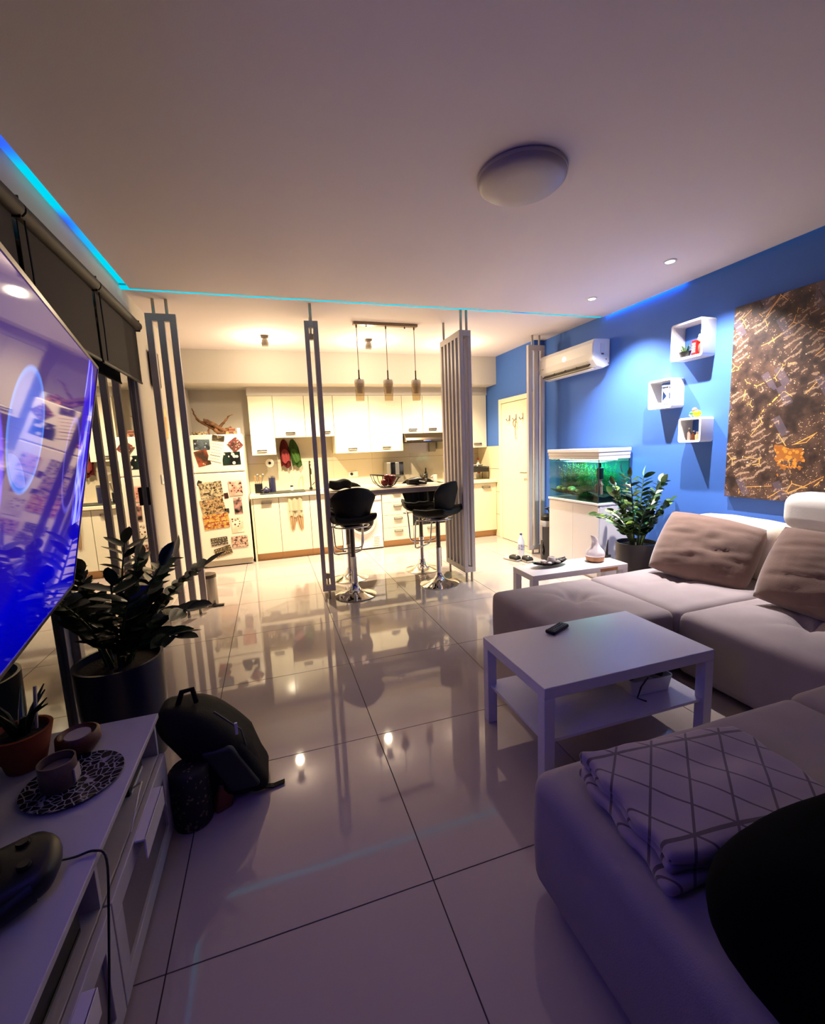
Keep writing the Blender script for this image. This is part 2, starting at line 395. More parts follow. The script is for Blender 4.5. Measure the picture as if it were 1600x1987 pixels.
# ------------------------------------------------------------------ kitchen units
def handle(parent, cx, y, cz, wd=0.13, name='handle'):
    h_, t_ = 0.032, 0.007
    obj(name, bx(cx-wd/2, cx+wd/2, y-0.022, y-0.006, cz+h_/2-t_, cz+h_/2).box(cx-wd/2, cx+wd/2, y-0.022, y-0.006, cz-h_/2, cz-h_/2+t_)
        .box(cx-wd/2, cx-wd/2+t_, y-0.022, y+0.0, cz-h_/2, cz+h_/2).box(cx+wd/2-t_, cx+wd/2, y-0.022, y+0.0, cz-h_/2, cz+h_/2), BRUSH, parent, bev=0.0015)
def upper(x0, x1, z0, hx, lab):
    t = thing('wall_cabinet', lab, 'cabinet', ((x0+x1)/2, 6.67, z0), 0, 'white wall cupboards over the worktop'); w_ = (x1-x0)/2; H = 2.222-z0
    obj('body', bx(-w_+0.0005, w_-0.0005, -0.148, 0.154, 0, H), CABS, t)
    d = obj('door', bx(-w_+0.002, w_-0.002, -0.17, -0.15, -0.004, H), CABW, t, bev=0.002)
    handle(d, hx-(x0+x1)/2, -0.17, 0.055)
upper(-0.22, 0.10, 1.43, -0.085, 'tall narrow white wall cupboard next to the fridge')
upper(0.102, 0.518, 1.66, 0.31, 'short white wall cupboard above the red and green towels')
upper(0.520, 0.920, 1.66, 0.80, 'short white wall cupboard behind the middle slatted divider')
upper(0.922, 1.440, 1.41, 1.173, 'tall white wall cupboard behind the left pendant lamp')
upper(1.442, 1.948, 1.41, 1.69, 'tall white wall cupboard to the left of the extractor hood')
upper(1.950, 2.277, 1.665, 2.11, 'short white wall cupboard above the left half of the hood')
upper(2.279, 2.607, 1.665, 2.43, 'short white wall cupboard above the right half of the hood')
upper(2.609, 3.018, 1.41, 2.82, 'tall white wall cupboard behind the right slatted divider')
upper(3.020, 3.355, 1.41, 3.19, 'tall white wall cupboard next to the blue wall')
def base_cab(x0, x1, lab, hx=None, drawers=0):
    t = thing('base_cabinet', lab, 'cabinet', ((x0+x1)/2, 6.5, 0), 0, 'white base cupboards under the worktop'); w_ = (x1-x0)/2
    obj('body', bx(-w_+0.0005, w_-0.0005, -0.28, 0.32, 0.1, 0.857), CABS, t)
    obj('plinth', bx(-w_, w_, -0.245, -0.225, 0.0, 0.099), mat('plinth_tan', (196, 150, 98), 0.5), t)
    if drawers:
        H = 0.745/drawers
        for i in range(drawers):
            z0 = 0.105+i*H
            d = obj('drawer_front', bx(-w_+0.002, w_-0.002, -0.302, -0.282, z0+0.002, z0+H-0.003), CABW, t, bev=0.002); handle(d, 0, -0.302, z0+H-0.05)
    else:
        d = obj('door', bx(-w_+0.002, w_-0.002, -0.302, -0.282, 0.105, 0.85), CABW, t, bev=0.002)
        if hx is not None: handle(d, hx-(x0+x1)/2, -0.302, 0.79)
base_cab(-0.255, 0.072, 'white base cupboard with handle beside the fridge', -0.085)
base_cab(0.074, 0.478, 'white base cupboard with a cloth hung over its door')
base_cab(0.480, 0.898, 'white base cupboard behind the middle slatted divider')
base_cab(1.502, 1.960, 'white stack of four drawers beside the washing machine', drawers=4)
base_cab(2.530, 2.955, 'white drawer unit to the right of the oven', drawers=3)
base_cab(2.957, 3.355, 'white base cupboard next to the cream door wall', 3.175)
t = obj('side_panel', bx(-0.282, -0.257, 6.2, 6.82, 0, 0.857), CABS); tag(t, 'cream end panel between the fridge and the base cupboards', 'panel')
# worktop
t = obj('worktop', bx(-0.29, 3.357, 6.165, 6.824, 0.859, 0.898), mat('worktop_cream', (238, 228, 200), 0.25), bev=0.003)
tag(t, 'long cream worktop running along the kitchen wall', 'worktop')
# washing machine
t = thing('washing_machine', 'white front loading washing machine under the worktop', 'washing machine', (1.2, 6.5, 0))
obj('housing', bx(-0.293, 0.293, -0.29, 0.3, 0.02, 0.85), WHITEG, t, bev=0.006)
obj('control_panel', bx(-0.29, 0.29, -0.302, -0.291, 0.72, 0.845), WHITEG, t, bev=0.003)
obj('program_dial', B().lathe([(0.03, 0), (0.028, 0.02)], n=20).rot('X', 90).xf(Matrix.Translation((0.03, -0.302, 0.785))), mat('dial_grey', (130, 128, 124), 0.4), t, smooth=40)
obj('indicator', bx(0.19, 0.22, -0.306, -0.302, 0.78, 0.79), BLACK, t)
ringp = [(0.205, 0), (0.21, 0.02), (0.19, 0.035), (0.165, 0.03), (0.16, 0.0)]
dw = obj('door_ring', B().lathe(ringp, n=40, cap0=False, cap1=False).rot('X', 90).xf(Matrix.Translation((0, -0.29, 0.43))), mat('washer_ring', (205, 200, 190), 0.25), t, smooth=40)
obj('door_glass', B().lathe([(0.162, 0.012), (0.12, 0.02), (0.05, 0.0), (0.001, -0.004)], n=32, cap0=False).rot('X', 90).xf(Matrix.Translation((0, -0.291, 0.43))), BLACKG, dw, smooth=60)
obj('filter_flap', bx(0.14, 0.25, -0.298, -0.29, 0.06, 0.2), WHITEG, t, bev=0.003)
for i in range(5): obj('flap_slot', bx(0.155, 0.235, -0.3005, -0.298, 0.08+i*0.024, 0.086+i*0.024), mat('slot_grey', (150, 146, 138), 0.5), t)
# oven
t = thing('oven', 'black built in oven with a white drawer below it', 'oven', (2.244, 6.5, 0))
obj('housing', bx(-0.28, 0.28, -0.27, 0.32, 0.1, 0.857), CABS, t)
obj('control_panel', bx(-0.278, 0.278, -0.3, -0.271, 0.735, 0.853), BLACKG, t, bev=0.003)
d = obj('oven_door', bx(-0.278, 0.278, -0.305, -0.271, 0.30, 0.73), BLACKG, t, bev=0.003)
obj('oven_window', bx(-0.2, 0.2, -0.308, -0.305, 0.36, 0.62), mat('smoked_glass', (20, 18, 16), 0.03), d)
obj('oven_handle', B().tube([(-0.23, -0.305, 0.69), (-0.23, -0.34, 0.69), (0.23, -0.34, 0.69), (0.23, -0.305, 0.69)], 0.009, 10), BRUSH, d, smooth=40)
for i in range(4): obj('knob', B().lathe([(0.02, 0), (0.017, 0.025)], n=16).rot('X', 90).xf(Matrix.Translation((-0.18+i*0.12, -0.3, 0.795))), BRUSH, t, smooth=40)
d = obj('drawer_front', bx(-0.278, 0.278, -0.302, -0.272, 0.105, 0.295), CABW, t, bev=0.002); handle(d, 0, -0.302, 0.24)
obj('plinth', bx(-0.28, 0.28, -0.245, -0.225, 0.0, 0.099), mat('plinth_tan', (196, 150, 98), 0.5), t)
# hob and hood
t = thing('cooker_hob', 'black glass hob set in the worktop under the hood', 'hob', (2.244, 6.5, 0.899))
obj('glass_plate', bx(-0.27, 0.27, -0.24, 0.24, 0, 0.006), BLACKG, t, bev=0.002)
for (x, y, r) in ((-0.13, -0.11, 0.09), (0.13, -0.11, 0.075), (-0.13, 0.12, 0.075), (0.13, 0.12, 0.09)):
    obj('cooking_zone', B().lathe([(r, 0), (r, 0.001), (r-0.006, 0.001), (r-0.006, 0)], (x, y, 0.006), 28, False, False), BRUSH, t)
t = thing('extractor_hood', 'dark metal extractor hood under the short cupboards', 'hood', (2.279, 6.6, 1.53))
hm = mat('dark_bronze_metal', (78, 68, 56), 0.22, 0.8)
b = B(); b.bm.verts.new
pr = [(-0.24, 0.0), (0.22, 0.0), (0.22, 0.128), (-0.14, 0.128), (-0.21, 0.06)]
for sx_ in (0,):
    a = b.ring([(-0.32, y, z) for y, z in pr]); c = b.ring([(0.32, y, z) for y, z in pr]); b.bridge(a, c); b.bm.faces.new(a[::-1]); b.bm.faces.new(c)
obj('hood_body', b, hm, t, bev=0.004)
obj('hood_lip', bx(-0.322, 0.322, -0.262, -0.238, -0.002, 0.03), hm, t, bev=0.004)
obj('hood_slider', bx(-0.06, 0.06, -0.268, -0.262, 0.008, 0.02), CHROME, t)
obj('hood_filter', bx(-0.28, 0.28, -0.2, 0.18, -0.008, -0.001), mat('filter_mesh', (60, 56, 50), 0.5, 0.7), t)
t = obj('cable_box', bx(2.47, 2.58, 6.78, 6.823, 1.37, 1.52), mat('grey_box', (150, 140, 122), 0.5), bev=0.004); tag(t, 'small grey box on the backsplash below the right end of the hood', 'box')

# ------------------------------------------------------------------ fridge with pictures
FRG = mat('fridge_white', (238, 228, 208), 0.3)
t = thing('fridge', 'white two door fridge freezer covered with photos', 'fridge', (-0.612, 6.47, 0))
obj('cabinet_body', bx(-0.305, 0.305, -0.30, 0.34, 0.05, 1.70), FRG, t, bev=0.008)
d = obj('freezer_door', bx(-0.306, 0.306, -0.352, -0.303, 1.235, 1.705), FRG, t, bev=0.012, seg=3)
obj('door_handle', bx(-0.296, -0.28, -0.36, -0.352, 1.24, 1.35), WHITEG, d, bev=0.003)
d = obj('fridge_door', bx(-0.306, 0.306, -0.352, -0.303, 0.085, 1.225), FRG, t, bev=0.012, seg=3)
obj('door_handle', bx(-0.296, -0.28, -0.36, -0.352, 1.06, 1.2), WHITEG, d, bev=0.003)
obj('kick_plate', bx(-0.3, 0.3, -0.33, -0.302, 0.015, 0.08), mat('kick_grey', (190, 180, 160), 0.5), t)
for sx_ in (-0.26, 0.26): obj('foot', B().lathe([(0.02, 0), (0.02, 0.05)], (sx_, -0.25, 0), 12), BLACK, t)
def photo(name, bg, fg, acc, sc, rows=True, seed=0.0):
    s = NT(name, 0.35); m = s.n('Mapping'); m.inputs['Location'].default_value = (seed, 0, seed*1.7); s.l(s.obj, m.inputs[0])
    P = s.xyz()
    v = s.n('TexVoronoi', i_Scale=sc); s.l(m.outputs[0], v.inputs['Vector'])
    n = s.n('TexNoise', i_Scale=sc*0.35, i_Detail=5.0); s.l(m.outputs[0], n.inputs['Vector'])
    f1 = s.math('LESS_THAN', v.outputs['Distance'], 0.36)
    z = P[2]
    band = s.math('GREATER_THAN', s.math('SINE', s.math('MULTIPLY', z, 210.0)), -0.3) if rows else s.math('GREATER_THAN', n.outputs['Fac'], 0.5)
    f = s.math('MULTIPLY', f1, band)
    base = s.mix(s.ramp(n.outputs['Fac'], [(0.42, (0, 0, 0)), (0.58, (1, 1, 1))]), lin(bg), lin(acc))
    s.l(s.mix(f, base, lin(fg)), s.b.inputs['Base Color'])
    return s.m
PH = [('p', 'lake and mountain photo at the top left of the freezer door', (-0.79, 1.585), 0.185, 0.13, -1, photo('photo_lake', (92, 104, 110), (150, 160, 166), (40, 48, 56), 30, False, 1)),
 ('p', 'tilted portrait photo of a seated person on the freezer door', (-0.795, 1.42), 0.15, 0.195, 13, photo('photo_portrait', (58, 40, 26), (214, 180, 138), (150, 70, 46), 22, False, 2)),
 ('n', 'white printed list with dark ruled lines on the freezer door', (-0.625, 1.49), 0.165, 0.245, -15, None),
 ('p', 'dark photo tucked at the top edge of the freezer door', (-0.59, 1.66), 0.14, 0.07, -9, photo('photo_dark', (50, 44, 36), (170, 150, 120), (96, 84, 60), 40, False, 3)),
 ('p', 'diamond turned group photo near the freezer door right edge', (-0.40, 1.575), 0.14, 0.14, 38, photo('photo_diamond', (60, 44, 36), (224, 196, 168), (120, 60, 56), 38, True, 4)),
 ('p', 'green mountain photo with two white figures on the freezer door', (-0.46, 1.40), 0.215, 0.165, 1, photo('photo_green', (24, 44, 34), (216, 206, 184), (12, 14, 16), 18, False, 5)),
 ('p', 'large class photo at the top of the fridge door left column', (-0.735, 1.015), 0.265, 0.2, 5, photo('photo_class', (40, 28, 22), (226, 204, 164), (196, 176, 136), 82, True, 6)),
 ('p', 'class photo second from top in the fridge door left column', (-0.735, 0.81), 0.275, 0.19, 9, photo('photo_class_two', (52, 36, 26), (224, 196, 150), (186, 150, 100), 82, True, 7)),
 ('p', 'yellow and red class photo third in the fridge door left column', (-0.71, 0.61), 0.30, 0.19, 4, photo('photo_class_three', (140, 44, 30), (226, 206, 160), (206, 160, 60), 75, True, 8)),
 ('p', 'pink photo collage at the top of the fridge door right column', (-0.445, 1.02), 0.16, 0.19, 3, photo('photo_pink', (226, 186, 166), (70, 44, 44), (210, 140, 120), 30, False, 9)),
 ('p', 'black and pink portrait strip in the fridge door right column', (-0.435, 0.79), 0.1, 0.215, 1, photo('photo_strip', (26, 22, 22), (226, 176, 160), (200, 150, 136), 24, False, 10)),
 ('p', 'white framed photo card with a small portrait on the fridge door', (-0.465, 0.54), 0.145, 0.2, 2, photo('photo_card', (214, 200, 170), (110, 62, 40), (236, 226, 204), 26, False, 11)),
 ('p', 'grey team photo low on the fridge door', (-0.70, 0.345), 0.2, 0.105, 4, photo('photo_team', (80, 74, 62), (226, 208, 176), (60, 54, 46), 90, True, 12)),
 ('p', 'tilted green team photo lowest on the fridge door', (-0.665, 0.21), 0.205, 0.115, 14, photo('photo_team_two', (96, 84, 52), (226, 190, 160), (70, 62, 40), 90, True, 13)),
 ('p', 'pale team photo low at the right edge of the fridge door', (-0.455, 0.32), 0.195, 0.145, 1, photo('photo_team_three', (226, 170, 146), (240, 226, 200), (60, 50, 46), 82, True, 14)),
 ('p', 'tiny dark photo at the fridge door upper left corner', (-0.865, 1.105), 0.05, 0.07, -25, photo('photo_tiny', (46, 40, 30), (120, 100, 70), (30, 24, 20), 50, False, 15)),
 ('p', 'small portrait print between the two photo columns, upper one', (-0.565, 0.93), 0.05, 0.07, 6, photo('photo_tiny_two', (70, 30, 26), (214, 170, 146), (40, 26, 22), 40, False, 16)),
 ('p', 'small dark print between the two photo columns, lower one', (-0.575, 0.735), 0.055, 0.06, 3, photo('photo_tiny_three', (36, 36, 40), (160, 150, 140), (80, 70, 60), 40, False, 17))]
PAPER = mat('note_paper', (236, 220, 196), 0.7); INK = mat('dark_ink', (60, 54, 50), 0.7)
for i, (k, lab, (cx, cz), w_, h_, a, m) in enumerate(PH):
    dep = 6.1165-0.0011*((i % 5)+1)
    o = obj('printed_list' if k == 'n' else 'fridge_photo', bx(-w_/2, w_/2, -0.0004, 0.0004, -h_/2, h_/2), m or PAPER, loc=(cx, dep, cz))
    o.rotation_euler = (0, rad(-a), 0)
    tag(o, lab, 'note' if k == 'n' else 'photo', 'photos and notes stuck on the fridge')
    if k == 'n':
        for j in range(6): obj('text_line', bx(-w_/2+0.015, w_/2-0.02-0.01*(j % 3), -0.0007, -0.0003, h_/2-0.03-j*0.037, h_/2-0.026-j*0.037+(0.004 if j == 4 else 0)), INK, o)
# things on the fridge
dw_ = B().tube(curve([(-0.27, 0, 0.36), (-0.25, 0, 0.29), (-0.21, 0.01, 0.21), (-0.15, 0.02, 0.165), (-0.06, 0.03, 0.11), (0.02, 0.03, 0.075), (0.10, 0.03, 0.06), (0.19, 0.02, 0.085)], 4), 0.006, 8, r1=0.038)
dw_.tube(curve([(-0.15, 0, 0.20), (-0.1, 0, 0.19), (-0.04, 0.0, 0.15), (0.04, 0.02, 0.09), (0.12, 0.0, 0.05)], 4), 0.022, 8, r1=0.03).tube(curve([(0.02, 0.03, 0.10), (0.07, 0.03, 0.15), (0.12, 0.02, 0.2), (0.17, 0.01, 0.26), (0.22, 0.0, 0.275)], 4), 0.022, 8, r1=0.003)
dw_.tube(curve([(-0.02, 0.0, 0.08), (0.02, -0.03, 0.04), (0.1, -0.03, 0.03), (0.2, 0.0, 0.06), (0.24, 0.0, 0.05)], 4), 0.026, 8, r1=0.01).tube([(-0.08, 0.02, 0.12), (-0.1, 0.02, 0.06), (-0.09, 0.0, 0.012)], 0.014, 7, r1=0.009).tube([(0.06, 0.02, 0.05), (0.05, -0.02, 0.012)], 0.014, 7)
for v in dw_.bm.verts: v.co += Vector((noise.noise(v.co*30), noise.noise(v.co*34+Vector((5, 0, 0))), noise.noise(v.co*32+Vector((0, 7, 0)))))*0.012
t = obj('driftwood', dw_, mat('driftwood_tan', (128, 88, 52), 0.8, col2=(84, 52, 28), vscale=16, bump=0.5, bscale=40), smooth=60, loc=(-0.63, 6.42, 1.702)); tag(t, 'piece of pale brown driftwood lying on top of the fridge', 'driftwood')
t = thing('wicker_tray', 'patterned wicker tray beside the driftwood on the fridge', 'tray', (-0.83, 6.36, 1.706))
obj('tray_bowl', B().lathe([(0.07, 0), (0.095, 0.045), (0.09, 0.045), (0.066, 0.008)], n=20), mat('dark_weave', (60, 46, 34), 0.7, col2=(214, 190, 150), vscale=45), t, smooth=40)
t = thing('wooden_toy_car', 'small brown wooden car model on the fridge right of the driftwood', 'model', (-0.45, 6.3, 1.706), 10)
obj('car_body', bx(-0.07, 0.07, -0.03, 0.03, 0.02, 0.05).box(-0.03, 0.05, -0.028, 0.028, 0.05, 0.085), WOODD, t, bev=0.006)
for a in (-0.045, 0.045): obj('wheel', B().lathe([(0.02, -0.036), (0.02, 0.036)], n=14).rot('X', 90).xf(Matrix.Translation((a, 0, 0.02))), WOODL, t)
t = obj('white_carton', bx(-0.375, -0.335, 6.3, 6.34, 1.706, 1.79), mat('carton_blue_white', (206, 214, 220), 0.5), bev=0.003); tag(t, 'small pale blue and white carton at the fridge top right corner', 'carton')

# ------------------------------------------------------------------ worktop items, towels, tap
t = thing('kitchen_tap', 'tall dark curved kitchen tap behind the middle divider', 'tap', (0.55, 6.66, 0.899))
obj('base', B().lathe([(0.026, 0), (0.024, 0.03)], n=16), hm, t, smooth=40)
obj('spout', B().tube([(0, 0, 0.03), (0, 0, 0.36)]+[(0, -0.045+0.045*cos(a), 0.36+0.05*sin(a)) for a in (0.5, 1.0, 1.57, 2.1, 2.6, 3.1)]+[(0, -0.09, 0.30)], 0.011, 12), hm, t, smooth=60)
obj('spray_head', B().lathe([(0.014, 0), (0.018, 0.03), (0.014, 0.09)], (0, -0.09, 0.22), 14), hm, t, smooth=40)
obj('lever', B().tube([(0.02, 0, 0.06), (0.06, 0, 0.1)], 0.006, 8), hm, t)
t = thing('sink', 'steel inset sink with dark drainer beside the tap', 'sink', (0.42, 6.48, 0.899))
obj('sink_rim', bx(-0.3, 0.25, -0.2, 0.2, 0.0, 0.004), BRUSH, t, bev=0.002)
obj('drain_mat', bx(-0.58, 0.02, -0.24, 0.12, 0.005, 0.014), mat('dark_mat', (54, 56, 46), 0.6), t, bev=0.003)
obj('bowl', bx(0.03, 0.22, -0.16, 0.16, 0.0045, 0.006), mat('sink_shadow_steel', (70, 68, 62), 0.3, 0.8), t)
DB = mat('dark_blue_enamel', (40, 40, 70), 0.35)
t = thing('storage_canister', 'tall dark blue canister with pale lid on the worktop', 'canister', (0.01, 6.42, 0.913))
obj('can', B().lathe([(0.045, 0), (0.045, 0.20)], n=24), DB, t, smooth=40); obj('lid', B().lathe([(0.046, 0.2), (0.046, 0.22), (0.03, 0.226)], n=24), BRUSH, t, smooth=40)
t = thing('utensil_holder', 'black square utensil pot by the fridge, spoons sticking out', 'utensil pot', (-0.17, 6.4, 0.913))
obj('pot', bx(-0.05, 0.05, -0.04, 0.04, 0, 0.13), BLACK, t, bev=0.006)
for i in range(4): obj('utensil', B().tube([(-0.03+0.02*i, 0, 0.1), (-0.04+0.035*i, 0.01, 0.21+0.02*(i % 2))], 0.006, 6).sphere((-0.04+0.035*i, 0.01, 0.22+0.02*(i % 2)), 0.016, 6, 1, 0.4, 1.3), BRUSH if i % 2 else WOODL, t, smooth=50)
t = thing('blue_teapot', 'small dark blue teapot between the black pot and the canister', 'teapot', (-0.075, 6.33, 0.913))
obj('pot', B().lathe([(0.03, 0), (0.045, 0.03), (0.04, 0.06), (0.015, 0.075), (0.006, 0.09)], n=20), DB, t, smooth=60); obj('spout', B().tube([(0.035, 0, 0.03), (0.065, 0, 0.065)], 0.01, 8, r1=0.006), DB, t)
obj('handle', B().tube([(-0.035, 0, 0.05), (-0.065, 0, 0.05), (-0.06, 0, 0.02), (-0.04, 0, 0.02)], 0.005, 6), DB, t)
t = thing('salt_shaker', 'small white and black jar standing on the drainer', 'jar', (0.27, 6.5, 0.914)); obj('jar', B().lathe([(0.02, 0), (0.02, 0.05)], n=16), WHITEG, t, smooth=40); obj('lid', B().lathe([(0.021, 0.05), (0.018, 0.07)], n=16), BLACK, t, smooth=40)
t = thing('paper_roll_holder', 'round paper roll hung on the wall under the narrow cupboard', 'paper roll', (0.0, 6.73, 1.31))
obj('roll', B().lathe([(0.02, 0), (0.058, 0), (0.058, 0.08), (0.02, 0.08)], n=28, cap0=False, cap1=False).rot('X', 90), mat('paper_white', (244, 238, 224), 0.8), t, smooth=40)
obj('spindle', B().lathe([(0.018, -0.09), (0.018, 0.09)], n=16).rot('X', 90), BLACK, t, smooth=40)
def towel(lab, x, c1, c2, sway):
    t = thing('dish_towel', lab, 'towel', (x, 6.78, 1.64))
    def sheet(z0, z1, wd, ph, n=14):
        b = B(); rows = []
        for j in range(n+1):
            v = j/n; z = z0+(z1-z0)*v; w_ = wd*(0.22+0.78*min(1, v*3.0)**0.6)
            rows.append(b.ring([(sway*v+w_*(i/12-0.5), 0.012*sin(i*1.3+ph)*min(1, v*3)-0.02*v, z+0.02*sin(i*0.6+ph)*v) for i in range(13)]))
        for a, c in zip(rows, rows[1:]): b.bridge(a, c, False)
        bmesh.ops.solidify(b.bm, geom=list(b.bm.faces), thickness=0.004)
        return b
    obj('cloth', sheet(0, -0.40, 0.14, 0), mat('towel_'+c1[0], c1[1], 0.9, bump=0.3, bscale=200), t, smooth=60)
    obj('cloth_fold', sheet(-0.14, -0.33, 0.11, 2).xf(Matrix.Translation((0.005, -0.025, 0))), mat('towel_'+c2[0], c2[1], 0.9, bump=0.3, bscale=200), t, smooth=60)
    obj('loop_hook', B().tube([(0, 0.035, 0.02), (0, 0.0, 0.02), (0, -0.004, 0)], 0.006, 6), BRUSH, t)
towel('dark red towel with pink fold hanging under the short cupboard', 0.215, ('red', (104, 22, 22)), ('pink', (176, 74, 74)), 0.01)
towel('green towel hanging to the right of the red one', 0.335, ('green', (62, 96, 34)), ('light_green', (88, 128, 54)), 0.05)
t = thing('hanging_cloth', 'cream cloth with tan patches hung over a base cupboard door', 'cloth', (0.285, 6.188, 0.86))
def hcloth(w0, w1, z0, z1, ph, dx=0.0, n=10):
    b = B(); rows = []
    for j in range(n+1):
        v = j/n; wd = w0+(w1-w0)*v
        rows.append(b.ring([(dx*v+wd*(i/12-0.5), -0.006*(1+sin(i*1.4+ph)), z0+(z1-z0)*v+0.015*sin(i*0.9+ph)*v) for i in range(13)]))
    for a, c in zip(rows, rows[1:]): b.bridge(a, c, False)
    bmesh.ops.solidify(b.bm, geom=list(b.bm.faces), thickness=0.003); return b
obj('cloth', hcloth(0.19, 0.17, 0, -0.28, 0), mat('cloth_cream', (238, 226, 190), 0.9), t, smooth=60)
obj('cloth_stripe', hcloth(0.175, 0.175, -0.2, -0.212, 0, 0.0, 2).xf(Matrix.Translation((0, -0.006, 0))), mat('stripe_grey', (150, 140, 110), 0.9), t)
tan = mat('cloth_tan', (226, 190, 144), 0.9)
for s_ in (-0.035, 0.045): obj('tan_patch', hcloth(0.10, 0.04, -0.26, -0.46, 1+s_*30, s_*0.5).xf(Matrix.Translation((s_, 0.006, 0))), tan, t, smooth=60)
t = thing('coffee_machine', 'black and silver coffee machine on the worktop behind the fruit basket', 'coffee machine', (1.81, 6.62, 0.899))
obj('housing', bx(-0.13, 0.13, -0.1, 0.15, 0, 0.34), mat('machine_grey', (120, 114, 102), 0.35, 0.4), t, bev=0.008)
obj('front_panel', bx(-0.07, 0.13, -0.112, -0.1, 0.14, 0.34), BLACKG, t, bev=0.003); obj('silver_strip', bx(0.0, 0.06, -0.116, -0.112, 0.15, 0.335), BRUSH, t, bev=0.002)
obj('drip_tray', bx(-0.1, 0.1, -0.16, -0.1, 0, 0.03), BRUSH, t, bev=0.003)
t = thing('dish_rack', 'black wire shelf with bowls on the worktop by the right wall', 'shelf', (3.17, 6.5, 0.899))
b = B()
for x in (-0.15, 0.15):
    for y in (-0.12, 0.12): b.tube([(x, y, 0), (x, y, 0.2)], 0.006, 6)
for y in (-0.12, -0.06, 0, 0.06, 0.12): b.tube([(-0.15, y, 0.2), (0.15, y, 0.2)], 0.005, 6)
obj('wire_frame', b, BLACK, t)
obj('tray_panel', bx(-0.15, 0.15, -0.125, 0.125, 0.12, 0.19), BLACK, t, bev=0.004)
for i, (n_, x, z) in enumerate((('ceramic_bowl', 3.12, 1.105), ('ceramic_bowl', 3.22, 1.105))):
    o = obj(n_, B().lathe([(0.025, 0), (0.05, 0.03), (0.046, 0.03), (0.02, 0.006)], (0, 0, 0), 18), WHITEG, loc=(x, 6.48, z), smooth=50); tag(o, ['white bowl on the left of the wire shelf', 'white bowl on the right of the wire shelf'][i], 'bowl', 'bowls on the wire shelf')
t = thing('detergent_bottle', 'cream bottle with a red label behind the wire shelf', 'bottle', (3.30, 6.72, 0.899))
obj('bottle', B().lathe([(0.04, 0), (0.045, 0.03), (0.045, 0.19), (0.02, 0.27), (0.015, 0.3)], n=18, sx=0.9, sy=0.6), WHITEG, t, smooth=50)
obj('cap', B().lathe([(0.018, 0.3), (0.016, 0.33)], n=14), mat('red_cap', (196, 60, 44), 0.4), t); obj('label_sticker', bx(-0.025, 0.025, -0.029, -0.026, 0.08, 0.17), mat('red_label', (206, 84, 60), 0.5), t)
t = thing('condiment_bottle', 'dark bottle standing on the worktop behind the right stools', 'bottle', (2.36, 6.68, 0.899)); obj('bottle', B().lathe([(0.03, 0), (0.03, 0.12), (0.012, 0.17), (0.012, 0.22)], n=16), BLACKG, t, smooth=50)
t = thing('mug', 'pale mug on the worktop next to the dark bottle', 'mug', (2.5, 6.66, 0.906)); obj('cup', B().lathe([(0.035, 0), (0.04, 0.1), (0.036, 0.1), (0.03, 0.01)], n=18), mat('pale_mug', (190, 188, 180), 0.3), t, smooth=50)
obj('handle', B().tube([(-0.038, 0, 0.08), (-0.065, 0, 0.07), (-0.06, 0, 0.03), (-0.036, 0, 0.025)], 0.006, 6), mat('pale_mug', (190, 188, 180), 0.3), t)
t = thing('kettle', 'black kettle at the worktop end behind the right divider', 'kettle', (2.82, 6.55, 0.899)); obj('jug', B().lathe([(0.07, 0), (0.075, 0.05), (0.055, 0.2), (0.03, 0.22), (0.008, 0.24)], n=20), BLACKG, t, smooth=50)
obj('handle', B().tube([(0.05, 0, 0.2), (0.11, 0, 0.19), (0.11, 0, 0.07), (0.07, 0, 0.05)], 0.01, 8), BLACK, t, smooth=50)
t = thing('wall_socket', 'white wall socket with a black plug above the washing machine', 'socket', (1.22, 6.826, 1.08)); obj('plate', bx(-0.07, 0.07, -0.008, 0, -0.04, 0.04), WHITEG, t, bev=0.003); obj('plug', B().lathe([(0.022, 0), (0.02, 0.03)], n=14).rot('X', 90).xf(Matrix.Translation((-0.03, -0.008, 0))), BLACK, t)
t = thing('light_switch', 'white light switch on the left wall beside the window', 'switch', (XL+0.001, 4.72, 1.237)); obj('plate', bx(0, 0.009, -0.06, 0.06, -0.045, 0.045), WHITEG, t, bev=0.003); obj('rocker', bx(0.009, 0.012, -0.02, 0.02, -0.025, 0.025), WHITEG, t, bev=0.002)
t = thing('wall_calendar', 'small orange and cream wall calendar seen through the left divider', 'calendar', (XL+0.001, 5.12, 1.78)); obj('sheet', bx(0, 0.004, -0.07, 0.07, -0.15, 0.15), mat('orange_paper', (226, 170, 96), 0.6), t); obj('header', bx(0.004, 0.006, -0.07, 0.07, 0.07, 0.15), mat('cream_paper', (238, 214, 150), 0.6), t)
t = obj('wall_bag', B().rbox((0, 0, 0), (0.06, 0.16, 0.34), 0.028, 6), mat('dark_brown_leather', (52, 38, 28), 0.6), smooth=60, loc=(XL+0.035, 4.78, 2.25)); tag(t, 'dark brown rounded hanging case high on the left wall behind the divider', 'case')

